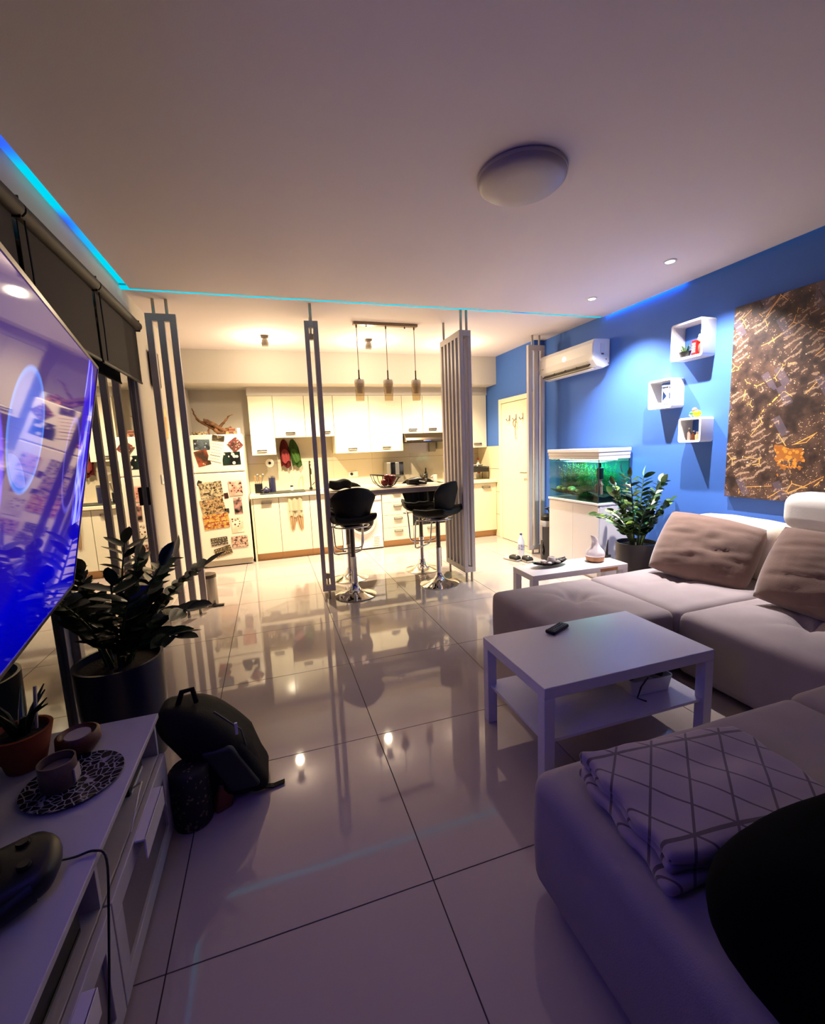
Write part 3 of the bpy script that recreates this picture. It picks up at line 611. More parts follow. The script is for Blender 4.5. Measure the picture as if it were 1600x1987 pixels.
# ------------------------------------------------------------------ kitchen ceiling spots, pendants
for i, x in enumerate(KSPOTS):
    t = thing('ceiling_spotlight', ['small spotlight on the kitchen ceiling near the fridge', 'small spotlight on the kitchen ceiling behind the pendant lamps', 'small spotlight on the kitchen ceiling hidden by the right divider'][i], 'spotlight', (x, 5.45, ZK), 0, 'small spotlights on the kitchen ceiling')
    obj('mount', bx(-0.04, 0.04, -0.035, 0.035, -0.02, -0.001), mat('spot_grey', (150, 140, 124), 0.5), t, bev=0.004)
    hd = obj('lamp_head', B().lathe([(0.035, 0), (0.04, 0.03), (0.03, 0.075), (0.012, 0.09)], n=18, cap0=False).rot('X', 30).xf(Matrix.Translation((0, 0.012, -0.105))), mat('spot_grey', (150, 140, 124), 0.5), t, smooth=50)
    obj('bulb_face', B().lathe([(0.03, 0.01), (0.001, 0.008)], n=16, cap0=False).rot('X', 30).xf(Matrix.Translation((0, 0.012, -0.105))), mat('warm_bulb', (255, 230, 180), 0.5, emit=(1, 0.8, 0.5), estr=30), hd)
t = thing('pendant_bar_lamp', 'steel ceiling bar with three hanging glass pendants over the bar', 'pendant lamp', (1.285, 4.75, ZK))
obj('ceiling_bar', bx(-0.35, 0.35, -0.03, 0.03, -0.028, -0.001), mat('satin_nickel', (150, 130, 112), 0.35, 0.6), t, bev=0.004)
FROST = mat('frosted_glass', (232, 222, 208), 0.4, alpha=0.45); CLG = glass('clear_shade_glass', (246, 240, 228), 0.02, 0.1)
for i, x in enumerate((-0.315, 0.0, 0.315)):
    c = obj('cord', B().tube([(x, 0, -0.028), (x, 0, -0.58)], 0.004, 8), mat('steel_cord', (150, 126, 96), 0.4, 0.5), t)
    obj('cord_grip', B().tube([(x, 0, -0.028), (x, 0, -0.055)], 0.008, 8).tube([(x, 0, -0.48), (x, 0, -0.565)], 0.008, 8).lathe([(0.018, -0.58), (0.009, -0.562)], (x, 0, 0), 14), mat('dark_nickel', (80, 62, 44), 0.4, 0.6), c, smooth=40)
    sh = obj('shade', B().lathe([(0.02, -0.575), (0.05, -0.58), (0.054, -0.6), (0.05, -0.65), (0.036, -0.685), (0.034, -0.72), (0.031, -0.72), (0.033, -0.685), (0.046, -0.65), (0.05, -0.6), (0.046, -0.585)], (x, 0, 0), 24, False, False), FROST, t, smooth=40)
    obj('outer_glass', B().lathe([(0.053, -0.6), (0.050, -0.69), (0.044, -0.8), (0.042, -0.8), (0.048, -0.69), (0.051, -0.61)], (x, 0, 0), 24, False, False), CLG, sh, smooth=60)
for x in (-0.21, 0.21): obj('screw', B().lathe([(0.007, -0.045), (0.007, -0.028)], (x, 0, 0), 10), BLACK, t)

# ------------------------------------------------------------------ slatted dividers
def divider(lab, loc, rz, wd, depth, z0, z1, nbars, legs):
    t = thing('slatted_divider', lab, 'room divider', (*loc, 0), rz, 'slatted pivot dividers between living area and kitchen')
    if depth < 0.1:     # a flat frame with upright bars facing the room
        bw = 0.052 if wd > 0.2 else 0.04
        obj('top_rail', bx(-wd/2, wd/2, 0, depth, z1-0.06, z1), ALU, t, bev=0.003); obj('bottom_rail', bx(-wd/2, wd/2, 0, depth, z0, z0+0.06), ALU, t, bev=0.003)
        for i in range(nbars):
            x = -wd/2+bw/2+(wd-bw)*i/(nbars-1); obj('slat', bx(x-bw/2, x+bw/2, 0.0, depth, z0+0.06, z1-0.06), ALU, t, bev=0.003)
        for (x, y) in legs:
            obj('pivot_rod', B().tube([(x, y, z1), (x, y, ZK-0.001)], 0.013, 12), BRUSH, t, smooth=40); obj('foot_rod', B().tube([(x, y, 0.001), (x, y, z0)], 0.013, 12), BRUSH, t, smooth=40)
    else:               # two slatted faces joined by rails
        for s_ in (-1, 1):
            x = s_*(wd/2-0.02)
            obj('top_rail', bx(x-0.02, x+0.02, 0, depth, z1-0.06, z1), ALU, t, bev=0.003); obj('bottom_rail', bx(x-0.02, x+0.02, 0, depth, z0, z0+0.06), ALU, t, bev=0.003)
            for i in range(nbars):
                y = 0.022+(depth-0.044)*i/(nbars-1); obj('slat', bx(x-0.02, x+0.02, y-0.022, y+0.022, z0+0.06, z1-0.06), ALU, t, bev=0.003)
        for y in (0.0, depth-0.05):
            obj('end_rail', bx(-wd/2+0.04, wd/2-0.04, y, y+0.05, z1-0.055, z1-0.001), ALU, t); obj('end_rail', bx(-wd/2+0.04, wd/2-0.04, y, y+0.05, z0+0.001, z0+0.055), ALU, t)
        for (x, y) in legs:
            obj('pivot_rod', B().tube([(x, y, z1), (x, y, ZK-0.001)], 0.013, 12), BRUSH, t, smooth=40); obj('foot_rod', B().tube([(x, y, 0.001), (x, y, z0)], 0.013, 12), BRUSH, t, smooth=40)
    return t
divider('flat three bar divider at the left wall beside the fridge view', (-0.77, 4.33), 0, 0.235, 0.045, 0.05, 2.63, 3, [(-0.05, 0.022), (0.05, 0.022)])
divider('middle slatted divider seen end on beside the left stools', (0.452, 4.22), -5.2, 0.122, 0.50, 0.085, 2.597, 5, [(0, 0.03), (0.0, 0.45)])
divider('right slatted divider with its louvred side showing behind the stool', (1.925, 4.15), 0, 0.125, 0.52, 0.108, 2.557, 6, [(-0.03, 0.03), (0.03, 0.03), (-0.03, 0.48)])
divider('flat three bar divider beside the cream door and the aquarium', (3.25, 4.93), 0, 0.235, 0.045, 0.05, 2.63, 3, [(-0.05, 0.022), (0.05, 0.022)])

# ------------------------------------------------------------------ bar top and stools
t = thing('bar_counter', 'grey bar top carried between the two slatted dividers', 'bar top', (1.185, 4.72, 0.98))
obj('board', bx(-0.64, 0.66, -0.30, 0.26, 0.0, 0.045), mat('bar_grey_laminate', (186, 174, 164), 0.3, var=0.1), t, bev=0.006)
obj('support_rail', bx(-0.66, 0.68, -0.1, -0.05, -0.03, 0), ALU, t, bev=0.003)
LEATH = mat('black_leatherette', (9, 9, 10), 0.6, spec=0.25, bump=0.1, bscale=120)
def stool():
    t = thing('bar_stool', '', 'bar stool', (0, 0, 0), 0, 'black shell bar stools around the bar top')
    obj('base_disc', B().lathe([(0.205, 0), (0.207, 0.008), (0.17, 0.02), (0.11, 0.035), (0.06, 0.062), (0.036, 0.10), (0.033, 0.13)], n=40, cap1=True), CHROME, t, smooth=50)
    c = obj('column', B().lathe([(0.029, 0.1), (0.029, 0.38), (0.031, 0.385), (0.031, 0.40), (0.024, 0.40)], n=24), CHROME, t, smooth=40)
    obj('gas_lift', B().lathe([(0.023, 0.4), (0.023, 0.70)], n=20), mat('grey_steel', (110, 104, 100), 0.25, 0.9), c, smooth=40)
    obj('seat_plate', bx(-0.09, 0.09, -0.09, 0.09, 0.695, 0.712), CHROME, t, bev=0.003)
    obj('lever', B().tube([(0.06, 0, 0.69), (0.16, -0.02, 0.68), (0.2, -0.02, 0.685)], 0.006, 8), CHROME, t, smooth=40)
    # footrest hangs from the seat: front is +Y
    p = [(-0.16, 0.06, 0.70), (-0.165, 0.15, 0.69), (-0.16, 0.17, 0.66), (-0.15, 0.19, 0.44), (-0.14, 0.195, 0.405), (-0.10, 0.2, 0.39), (0.10, 0.2, 0.39), (0.14, 0.195, 0.405), (0.15, 0.19, 0.44), (0.16, 0.17, 0.66), (0.165, 0.15, 0.69), (0.16, 0.06, 0.70)]
    obj('footrest', B().tube(p, 0.0085, 10), CHROME, t, smooth=50)
    obj('seat_ring', B().tube([(0.17*cos(a), 0.15*sin(a), 0.705) for a in [2*PI*i/20 for i in range(20)]], 0.007, 8, closed=True), CHROME, t, smooth=50)
    def fs(x, y, z, p):
        up = 0.05*max(0, abs(x)-0.5)**1.5*2.2+0.03*max(0, -y)
        q = (0.008 if z > 0 else 0)*abs(sin(x*6))*(-1)
        taper = 1-0.12*max(0, y)**2
        return Vector((p.x*taper, p.y, p.z+up+q))
    obj('seat', B().rbox((0, 0.0, 0.755), (0.42, 0.40, 0.075), 0.034, 10, fs), LEATH, t, smooth=60)
    b = B(); n = 14; m_ = 12; th = 0.035; g = []
    for sg in (0, 1):
        rows = []
        for j in range(m_+1):
            v = j/m_
            hw = 0.15+0.075*min(1, v/0.7)**1.2 if v < 0.7 else 0.225-0.075*((v-0.7)/0.3)**1.6
            row = []
            for i in range(n+1):
                u = -1+2*i/n
                x = hw*u; y = -0.165-0.05*v+0.10*u*u*(1-0.25*v)+ (th if sg else 0)*(1-abs(u)**6*0.5)
                z = 0.74+0.35*v-0.03*u*u*max(0, v-0.6)/0.4
                row.append(b.bm.verts.new((x, y, z)))
            rows.append(row)
        g.append(rows)
    for j in range(m_):
        for i in range(n):
            b.bm.faces.new((g[0][j][i], g[0][j][i+1], g[0][j+1][i+1], g[0][j+1][i])); b.bm.faces.new((g[1][j][i], g[1][j+1][i], g[1][j+1][i+1], g[1][j][i+1]))
        b.bm.faces.new((g[0][j][0], g[0][j+1][0], g[1][j+1][0], g[1][j][0])); b.bm.faces.new((g[0][j][n], g[1][j][n], g[1][j+1][n], g[0][j+1][n]))
    for i in range(n):
        b.bm.faces.new((g[0][0][i], g[1][0][i], g[1][0][i+1], g[0][0][i+1])); b.bm.faces.new((g[0][m_][i], g[0][m_][i+1], g[1][m_][i+1], g[1][m_][i]))
    bk = obj('backrest', b, LEATH, t, smooth=60, bev=0.008)
    for i in range(3): obj('stitch_seam', B().tube([(x, -0.128-0.05*v+0.1*(x/0.2)**2, 0.82+0.24*v) for v in (0, 0.5, 1) for x in ((-0.07+0.07*i),)], 0.003, 6), BLACK, bk)
    return t
s0 = stool(); s0.location = (0.71, 4.245, 0); s0.rotation_euler = (0, 0, rad(6)); s0['label'] = 'black bar stool left in front of the bar, its back to the camera'
dup(s0, (0.765, 4.86, 0), 174, 'black bar stool behind the bar on the left, half hidden by the front one')
dup(s0, (1.605, 4.235, 0), 38, 'black bar stool right in front of the bar, turned sideways to the left')
dup(s0, (1.63, 4.86, 0), 168, 'black bar stool behind the bar on the right')
# basket of fruit on the bar
BZ = 1.026
t = thing('wire_fruit_basket', 'black wire fruit basket on the bar top', 'basket', (1.17, 4.62, BZ))
b = B().tube([(0.06*cos(a), 0.06*sin(a), 0.006) for a in [2*PI*i/20 for i in range(20)]], 0.0045, 6, closed=True)
for i in range(16):
    a = 2*PI*i/16; b.tube([(0.06*cos(a), 0.06*sin(a), 0.006), (0.1*cos(a), 0.1*sin(a), 0.03), (0.14*cos(a), 0.13*sin(a), 0.08+0.01*cos(a)), (0.165*cos(a), 0.15*sin(a), 0.125-0.02*cos(a))], 0.003, 5)
obj('wire_bowl', b, BLACK, t, smooth=50)
obj('rim', B().tube([(0.165*cos(a), 0.15*sin(a), 0.125-0.02*cos(a)) for a in [2*PI*i/28 for i in range(28)]], 0.0045, 6, closed=True), BLACK, t, smooth=50)
RED = mat('red_apple', (150, 22, 20), 0.3, col2=(110, 14, 16), vscale=20)
for i, (x, y, z, lab) in enumerate(((1.15, 4.60, 0.055, 'red apple low in the basket, leftmost'), (1.225, 4.63, 0.05, 'red apple low in the basket, rightmost'), (1.18, 4.675, 0.05, 'red apple at the back of the basket'), (1.19, 4.62, 0.105, 'red apple on top of the others in the basket'), (1.24, 4.59, 0.098, 'red apple resting at the right side of the basket pile'))):
    t = thing('apple', lab, 'apple', (x, y, BZ+z), i*50, 'red apples in the wire basket')
    obj('fruit', B().lathe([(0.004, -0.028), (0.02, -0.036), (0.038, -0.01), (0.04, 0.012), (0.025, 0.034), (0.008, 0.03), (0.001, 0.024)], n=18), RED, t, smooth=70); obj('stalk', B().tube([(0, 0, 0.024), (0.004, 0, 0.045)], 0.002, 5), WOODD, t)
t = thing('hair_dryer', 'black hair dryer lying on the bar top right of the basket', 'hair dryer', (1.5, 4.62, BZ), 20)
obj('barrel', B().lathe([(0.03, -0.1), (0.035, -0.06), (0.045, 0.03), (0.04, 0.08), (0.015, 0.095)], n=18).rot('Y', 90).xf(Matrix.Translation((0, 0, 0.045))), BLACK, t, smooth=50); obj('grip', B().tube([(0.03, -0.02, 0.04), (0.04, -0.14, 0.03)], 0.018, 10), BLACK, t, smooth=50)
t = thing('flower_pot', 'small potted succulent on the bar top behind the right stool', 'plant', (1.63, 4.72, BZ))
obj('pot', B().lathe([(0.03, 0), (0.045, 0.06), (0.04, 0.06), (0.03, 0.05)], n=18), mat('pot_grey', (90, 84, 78), 0.5), t, smooth=40)
for i in range(9):
    a = i*0.7; obj('leaf', B().tube([(0.01*cos(a), 0.01*sin(a), 0.05), (0.03*cos(a), 0.03*sin(a), 0.09+0.01*(i % 3)), (0.05*cos(a), 0.05*sin(a), 0.10+0.015*(i % 3))], 0.007, 6, r1=0.001), mat('succulent_red', (150, 70, 50), 0.5) if i % 3 == 0 else GREEN, t, smooth=50)
t = obj('jacket', B().rbox((0, 0, 0), (0.24, 0.12, 0.10), 0.045, 8, lambda x, y, z, p: p+Vector((0.006*sin(z*5), 0.008*sin(x*6), 0.008*sin(x*4)))), mat('black_cloth', (14, 14, 18), 0.9), smooth=60, loc=(0.68, 4.62, BZ+0.062)); tag(t, 'black cloth bag on the bar top beside the middle divider', 'bag')

# ------------------------------------------------------------------ pedal bin by the left divider
t = thing('pedal_bin', 'slim steel pedal bin behind the left divider', 'bin', (-0.66, 4.56, 0))
obj('body', B().lathe([(0.07, 0), (0.075, 0.02), (0.075, 0.28)], n=24), BRUSH, t, smooth=40); obj('lid', B().lathe([(0.077, 0.28), (0.074, 0.31), (0.03, 0.325)], n=24), mat('bin_lid', (80, 66, 50), 0.4), t, smooth=40)
obj('pedal', bx(0.03, 0.13, -0.09, -0.05, 0.005, 0.018), BLACK, t, bev=0.003)

# ------------------------------------------------------------------ air conditioner
t = thing('air_conditioner', 'white wall mounted air conditioner on the blue wall', 'air conditioner', (XR, 4.47, 2.19))
ACW = mat('ac_white', (240, 236, 230), 0.25)
b = B(); pr = [(0, 0.03), (-0.08, 0.0), (-0.16, 0.02), (-0.215, 0.085), (-0.225, 0.15), (-0.222, 0.25), (-0.20, 0.295), (-0.03, 0.30), (0, 0.30)]
a = b.ring([(x, -0.49, z) for x, z in pr]); c = b.ring([(x, 0.49, z) for x, z in pr]); b.bridge(a, c); b.bm.faces.new(a[::-1]); b.bm.faces.new(c)
obj('housing', b, ACW, t, bev=0.012, seg=3)
obj('air_slot', B().box(-0.006, 0.006, -0.41, 0.41, -0.032, 0.034).rot('Y', 52).xf(Matrix.Translation((-0.188, 0, 0.048))), BLACK, t)
for y in (-0.2, 0.0, 0.2): obj('vane', B().box(-0.014, 0.002, y-0.003, y+0.003, -0.02, 0.02).rot('Y', 52).xf(Matrix.Translation((-0.188, 0, 0.048))), mat('vane_grey', (120, 116, 110), 0.5), t)
obj('louver', B().box(-0.004, 0.004, -0.42, 0.42, -0.03, 0.03).rot('Y', 78).xf(Matrix.Translation((-0.15, 0, 0.008))), ACW, t, bev=0.002)
obj('badge', B().lathe([(0.03, 0), (0.028, 0.003)], n=20, sx=1, sy=1.3).rot('Y', -90).xf(Matrix.Translation((-0.224, -0.02, 0.175))), mat('badge_white', (255, 255, 250), 0.1, emit=(1, 1, 1), estr=0.5), t)
for (y, z, w_) in ((0.40, 0.11, 0.035), (-0.44, 0.11, 0.0)):
    if w_: obj('logo_text', bx(-0.2235, -0.222, y-w_/2, y+w_/2, z+0.02, z+0.028), mat('logo_grey', (150, 146, 140), 0.5), t)
# end face: energy sticker and screws
obj('energy_sticker', bx(-0.125, -0.075, -0.493, -0.49, 0.15, 0.25), mat('sticker_white', (226, 222, 218), 0.4), t)
obj('sticker_mark', bx(-0.115, -0.085, -0.495, -0.493, 0.135, 0.15).lathe([(0.012, 0), (0.010, 0.002)], (0, 0, 0), 12), mat('sticker_dark', (90, 86, 84), 0.5), t)
for (x, z) in ((-0.05, 0.09), (-0.02, 0.05)): obj('screw', B().lathe([(0.008, 0), (0.006, 0.004)], n=10).rot('X', 90).xf(Matrix.Translation((x, -0.49, z))), mat('screw_grey', (120, 114, 110), 0.4), t)

# ------------------------------------------------------------------ wall cubes with their trinkets
def cube(lab, y0, y1, z0, z1, d=0.14):
    s_ = y1-y0; t = thing('wall_cube_shelf', lab, 'shelf', (XR, (y0+y1)/2, z0), 0, 'white cube shelves on the blue wall')
    b = B(); n = 6; r = 0.022; th = 0.017
    def loop(h0, h1, ww, rr, x):
        pts = []
        for (cy_, cz_, a0) in ((ww-rr, h1-rr, 0), (-ww+rr, h1-rr, 90), (-ww+rr, h0+rr, 180), (ww-rr, h0+rr, 270)):
            for i in range(n+1): a = rad(a0+90*i/n); pts.append((x, cy_+rr*cos(a), cz_+rr*sin(a)))
        return b.ring(pts)
    H = z1-z0; w_ = s_/2
    o1 = loop(0, H, w_, r, 0); o2 = loop(0, H, w_, r, -d); i1 = loop(th, H-th, w_-th, r-0.01, 0); i2 = loop(th, H-th, w_-th, r-0.01, -d)
    b.bridge(o1, o2); b.bridge(i2, i1); b.bridge(o2, i2); b.bridge(i1, o1)
    obj('frame', b, mat('cube_white', (238, 234, 228), 0.35), t, smooth=40); return t
cube('largest white cube shelf at the top with a red figure', 2.80, 3.10, 2.075, 2.375)
cube('middle sized white cube shelf with an hourglass, left of the others', 3.07, 3.325, 1.69, 1.945)
cube('smallest white cube shelf at the bottom with little bottles', 2.78, 2.99, 1.382, 1.588)
t = thing('small_potted_succulent', 'small succulent in a black bowl inside the top cube shelf', 'plant', (3.43, 3.0, 2.093))
obj('pot', B().lathe([(0.03, 0), (0.045, 0.05), (0.04, 0.05), (0.03, 0.04)], n=18, sx=0.8, sy=1.2), BLACK, t, smooth=40)
for i in range(11):
    a = i*0.6; obj('leaf', B().tube([(0.005*cos(a), 0.01*sin(a), 0.04), (0.02*cos(a), 0.035*sin(a), 0.07+0.01*(i % 3)), (0.03*cos(a), 0.055*sin(a), 0.085+0.012*(i % 4))], 0.007, 6, r1=0.001), GREEN if i % 2 else STEM, t, smooth=50)
t = thing('red_telephone_box', 'red toy telephone box inside the top cube shelf', 'figurine', (3.41, 2.885, 2.093))
R1 = mat('toy_red', (176, 16, 22), 0.35); obj('booth', bx(-0.022, 0.022, -0.022, 0.022, 0, 0.105), R1, t, bev=0.003); obj('roof', bx(-0.024, 0.024, -0.024, 0.024, 0.105, 0.115).sphere((0, 0, 0.112), 0.02, 8, sz=0.5), R1, t, bev=0.002)
for k in range(4): obj('window_row', bx(-0.0235, -0.022, -0.014, 0.014, 0.02+k*0.02, 0.034+k*0.02), mat('toy_window', (220, 190, 160), 0.3), t)
t = thing('bear_figurine', 'small cream and brown soft figure behind the red box', 'figurine', (3.44, 2.85, 2.093))
obj('body', B().sphere((0, 0, 0.05), 0.035, 10, sz=1.4), mat('toy_brown', (70, 52, 40), 0.8), t, smooth=60); hd = obj('head', B().sphere((0, 0, 0.125), 0.036, 10), mat('toy_cream', (232, 210, 150), 0.7), t, smooth=60)
for s_ in (-1, 1): obj('ear', B().sphere((0, 0.025*s_, 0.155), 0.012, 6), mat('toy_cream', (232, 210, 150), 0.7), hd, smooth=60)
t = thing('hourglass', 'white hourglass inside the middle cube shelf', 'hourglass', (3.43, 3.165, 1.708))
HG = mat('hourglass_white', (238, 238, 240), 0.2)
obj('glass_bulbs', B().lathe([(0.004, 0.012), (0.036, 0.02), (0.036, 0.045), (0.006, 0.085), (0.006, 0.095), (0.03, 0.13), (0.034, 0.155), (0.004, 0.17)], n=20), mat('hourglass_bulb', (206, 212, 224), 0.1), t, smooth=60)
obj('end_cap', B().lathe([(0.042, 0), (0.042, 0.012)], n=20).lathe([(0.042, 0.17), (0.042, 0.182)], (0, 0, 0), 20), HG, t, smooth=40); obj('white_sand', B().lathe([(0.034, 0.018), (0.03, 0.035), (0.001, 0.06)], n=18), HG, t, smooth=40)
for k in range(3): obj('pillar', B().tube([(0.038*cos(k*2.1), 0.038*sin(k*2.1), 0.01), (0.038*cos(k*2.1), 0.038*sin(k*2.1), 0.172)], 0.003, 6), HG, t)
t = obj('wooden_letters', B().box(-0.01, 0.01, -0.05, -0.02, 0, 0.035).box(-0.01, 0.01, -0.01, 0.015, 0, 0.03).box(-0.01, 0.01, 0.025, 0.055, 0, 0.038), mat('gold_cream', (222, 206, 150), 0.5), bev=0.006, loc=(3.41, 3.255, 1.708)); tag(t, 'low cream ornament in front of the hourglass', 'ornament')
for i, (y, h_, c) in enumerate(((2.925, 0.10, (150, 120, 110)), (2.885, 0.075, (70, 36, 22)), (2.85, 0.065, (176, 120, 84)))):
    t = thing('miniature_bottle', ['tallest mini bottle in the bottom cube shelf', 'dark brown mini bottle in the middle of the bottom cube shelf', 'shortest tan mini bottle in the bottom cube shelf'][i], 'bottle', (3.43, y, 1.40), 0, 'mini bottles in the bottom cube shelf')
    m = mat('mini_glass_%d' % c[0], c, 0.15); obj('bottle', B().lathe([(0.015, 0), (0.016, h_*0.6), (0.006, h_*0.8), (0.006, h_*0.92)], n=14), m, t, smooth=50); obj('cap', B().lathe([(0.008, h_*0.92), (0.007, h_*1.05)], n=12), mat('cap_white', (230, 226, 220), 0.4), t)
t = thing('duck_figurine', 'yellow toy duck with pink top standing on the bottom cube shelf', 'figurine', (3.44, 2.87, 1.589))
obj('body', B().sphere((0, 0, 0.03), 0.03, 10, sx=0.9, sy=1.2), mat('duck_yellow', (240, 206, 20), 0.35), t, smooth=60); hd = obj('head', B().sphere((0, 0.022, 0.062), 0.02, 8), mat('duck_pink', (230, 130, 120), 0.4), t, smooth=60)
obj('wing', B().sphere((-0.02, 0.035, 0.035), 0.02, 8, sx=0.5, sz=0.8), mat('duck_green', (60, 120, 70), 0.4), t, smooth=60); obj('tail', B().tube([(-0.01, 0.04, 0.01), (-0.01, 0.06, 0.02), (-0.01, 0.055, 0.04)], 0.006, 6), mat('duck_white', (236, 236, 230), 0.4), t)

# ------------------------------------------------------------------ big city picture
s = NT('night_city_print', 0.45)
m = s.n('Mapping'); m.inputs['Rotation'].default_value = (rad(28), 0, 0); s.l(s.obj, m.inputs[0]); vec = m.outputs[0]
big = s.n('TexNoise', i_Scale=3.2, i_Detail=4.0); s.l(s.obj, big.inputs['Vector'])
mid = s.n('TexNoise', i_Scale=11.0, i_Detail=3.0); s.l(s.obj, mid.inputs['Vector'])
tw = s.n('TexVoronoi', i_Scale=9.0, i_Randomness=0.9); tw.distance = 'CHEBYCHEV'; mt = s.n('Mapping'); mt.inputs['Scale'].default_value = (1, 1.5, 0.55); s.l(vec, mt.inputs[0]); s.l(mt.outputs[0], tw.inputs['Vector'])
twc = s.xyz(tw.outputs['Color'])
def dots(scale, rad_, sz, keep):
    f = s.n('TexVoronoi', i_Scale=scale); mp = s.n('Mapping'); mp.inputs['Scale'].default_value = (1, 1, sz); s.l(vec, mp.inputs[0]); s.l(mp.outputs[0], f.inputs['Vector'])
    return s.math('MULTIPLY', s.math('LESS_THAN', f.outputs['Distance'], rad_), s.math('GREATER_THAN', s.xyz(f.outputs['Color'])[0], keep))
dark = s.mix(s.ramp(mid.outputs['Fac'], [(0.35, (0, 0, 0)), (0.65, (1, 1, 1))]), lin((40, 26, 22)), lin((96, 70, 56)))
bld = s.mix(s.math('MULTIPLY', s.math('GREATER_THAN', twc[0], 0.8), s.math('MULTIPLY', s.math('LESS_THAN', tw.outputs['Distance'], 0.36), 0.4)), dark, lin((112, 100, 116)))
wv = s.n('TexWave', i_Scale=7.0, i_Distortion=5.0, i_Detail=3.0); wv.inputs['Detail Scale'].default_value = 2.0; wv.bands_direction = 'Z'; s.l(vec, wv.inputs['Vector'])
terr = s.math('MULTIPLY', s.math('GREATER_THAN', wv.outputs['Fac'], 0.8), s.math('GREATER_THAN', big.outputs['Fac'], 0.49))
c1 = s.mix(s.math('MULTIPLY', terr, s.math('MULTIPLY', s.math('GREATER_THAN', mid.outputs['Fac'], 0.5), 0.55)), bld, lin((190, 158, 128)))
c2 = s.mix(s.math('MULTIPLY', dots(80, 0.3, 1.8, 0.5), s.math('GREATER_THAN', mid.outputs['Fac'], 0.47)), c1, lin((232, 190, 140)))
e = s.n('TexVoronoi', feature='DISTANCE_TO_EDGE', i_Scale=4.5); s.l(vec, e.inputs['Vector'])
st = s.math('MULTIPLY', s.math('LESS_THAN', e.outputs['Distance'], 0.008), s.math('GREATER_THAN', mid.outputs['Fac'], 0.53))
c3 = s.mix(st, c2, lin((250, 176, 84)))
PP = s.xyz()
hx_ = s.math('SQRT', s.math('ADD', s.math('POWER', s.math('SUBTRACT', PP[1], 0.58), 2.0), s.math('POWER', s.math('ADD', PP[2], 0.42), 2.0)))
hot = s.math('MULTIPLY', s.math('LESS_THAN', s.math('ADD', hx_, s.math('MULTIPLY', mid.outputs['Fac'], 0.5)), 0.33), s.math('MULTIPLY_ADD', dots(40, 0.5, 1.0, 0.4), 0.5, 0.35))
c4 = s.mix(hot, c3, lin((250, 150, 50)))
c5 = s.mix(dots(26, 0.13, 1.0, 0.55), c4, lin((255, 232, 196)))
s.l(c5, s.b.inputs['Base Color'])
t = thing('canvas_picture', 'large canvas print of a city seen from the air at night', 'picture', (XR, 1.63, 1.665))
obj('canvas', bx(-0.036, -0.006, -1.0, 1.0, -0.725, 0.725), s.m, t, bev=0.003)
obj('stretcher_frame', bx(-0.006, 0, -0.97, 0.97, -0.7, 0.7), WOODL, t)
# ------------------------------------------------------------------ ceiling lamp and recessed spots
t = thing('ceiling_lamp', 'round white unlit dome lamp on the living ceiling', 'ceiling lamp', (1.285, 2.075, ZC))
obj('diffuser', B().lathe([(0.212, -0.018), (0.21, -0.034), (0.19, -0.05), (0.11, -0.06), (0.001, -0.063)], n=48, cap0=True, cap1=False), mat('opal_dome', (176, 166, 172), 0.45), t, smooth=60)
obj('rim', B().lathe([(0.2, -0.001), (0.216, -0.004), (0.216, -0.02), (0.2, -0.02)], n=48, cap0=False, cap1=False), mat('lamp_rim', (190, 182, 182), 0.5), t, smooth=40)
for i, (x, y) in enumerate(LSPOTS):
    t = thing('recessed_spot', ['lit recessed ceiling spot nearest the air conditioner', 'lit recessed ceiling spot in front of the cube shelves'][i], 'recessed spot', (x, y, ZC), 0, 'recessed spots along the blue wall')
    obj('bezel', B().lathe([(0.045, 0.0), (0.045, -0.006), (0.033, -0.008), (0.033, 0.0)], n=24, cap0=False, cap1=False), WHITEG, t, smooth=40)
    obj('bulb_face', B().lathe([(0.032, -0.003), (0.001, -0.0035)], n=20, cap0=False), mat('white_bulb', (255, 250, 240), 0.5, emit=(1, 0.93, 0.85), estr=9), t)

# ------------------------------------------------------------------ aquarium on its stand
SW = mat('stand_white_gloss', (232, 226, 222), 0.12)
ax0, ax1, ay0, ay1, az = 3.115, 3.50, 3.645, 4.47, 0.80
t = thing('aquarium_stand', 'white gloss cabinet carrying the aquarium', 'cabinet', ((ax0+ax1)/2, (ay0+ay1)/2, 0)); hx, hy = (ax1-ax0)/2, (ay1-ay0)/2
obj('body', bx(-hx+0.018, hx, -hy, hy, 0.0, az-0.025), SW, t, bev=0.003)
obj('top_board', bx(-hx-0.01, hx+0.0, -hy-0.01, hy+0.01, az-0.024, az), SW, t, bev=0.004)
for (a, c) in ((-hy+0.002, -0.02), (-0.017, hy-0.002)):
    obj('door', bx(-hx, -hx+0.017, a, c, 0.03, az-0.03), SW, t, bev=0.002)
obj('side_panel', bx(-hx+0.02, hx-0.002, -hy-0.004, -hy, 0.02, az-0.04), SW, t, bev=0.002)
t = thing('aquarium', 'glowing planted aquarium with a white hood on the white cabinet', 'aquarium', ((ax0+ax1)/2, (ay0+ay1)/2, az))
AG = glass('aquarium_glass', (226, 248, 238), 0.0, 0.0, 0.45)
h_ = 0.44
obj('glass_pane', bx(-hx, -hx+0.006, -hy, hy, 0.001, h_), AG, t); obj('glass_pane', bx(-hx+0.006, hx, -hy, -hy+0.006, 0.001, h_), AG, t)
obj('glass_pane', bx(-hx+0.006, hx, hy-0.006, hy, 0.001, h_), AG, t)
obj('back_wall', bx(hx-0.012, hx, -hy+0.006, hy-0.006, 0.001, h_), mat('aquarium_back', (22, 84, 104), 0.6, col2=(30, 104, 60), vscale=9), t)
obj('water', bx(-hx+0.008, hx-0.014, -hy+0.008, hy-0.008, h_-0.026, h_-0.024), glass('water_surface', (190, 240, 250), 0.1, 0.05), t)
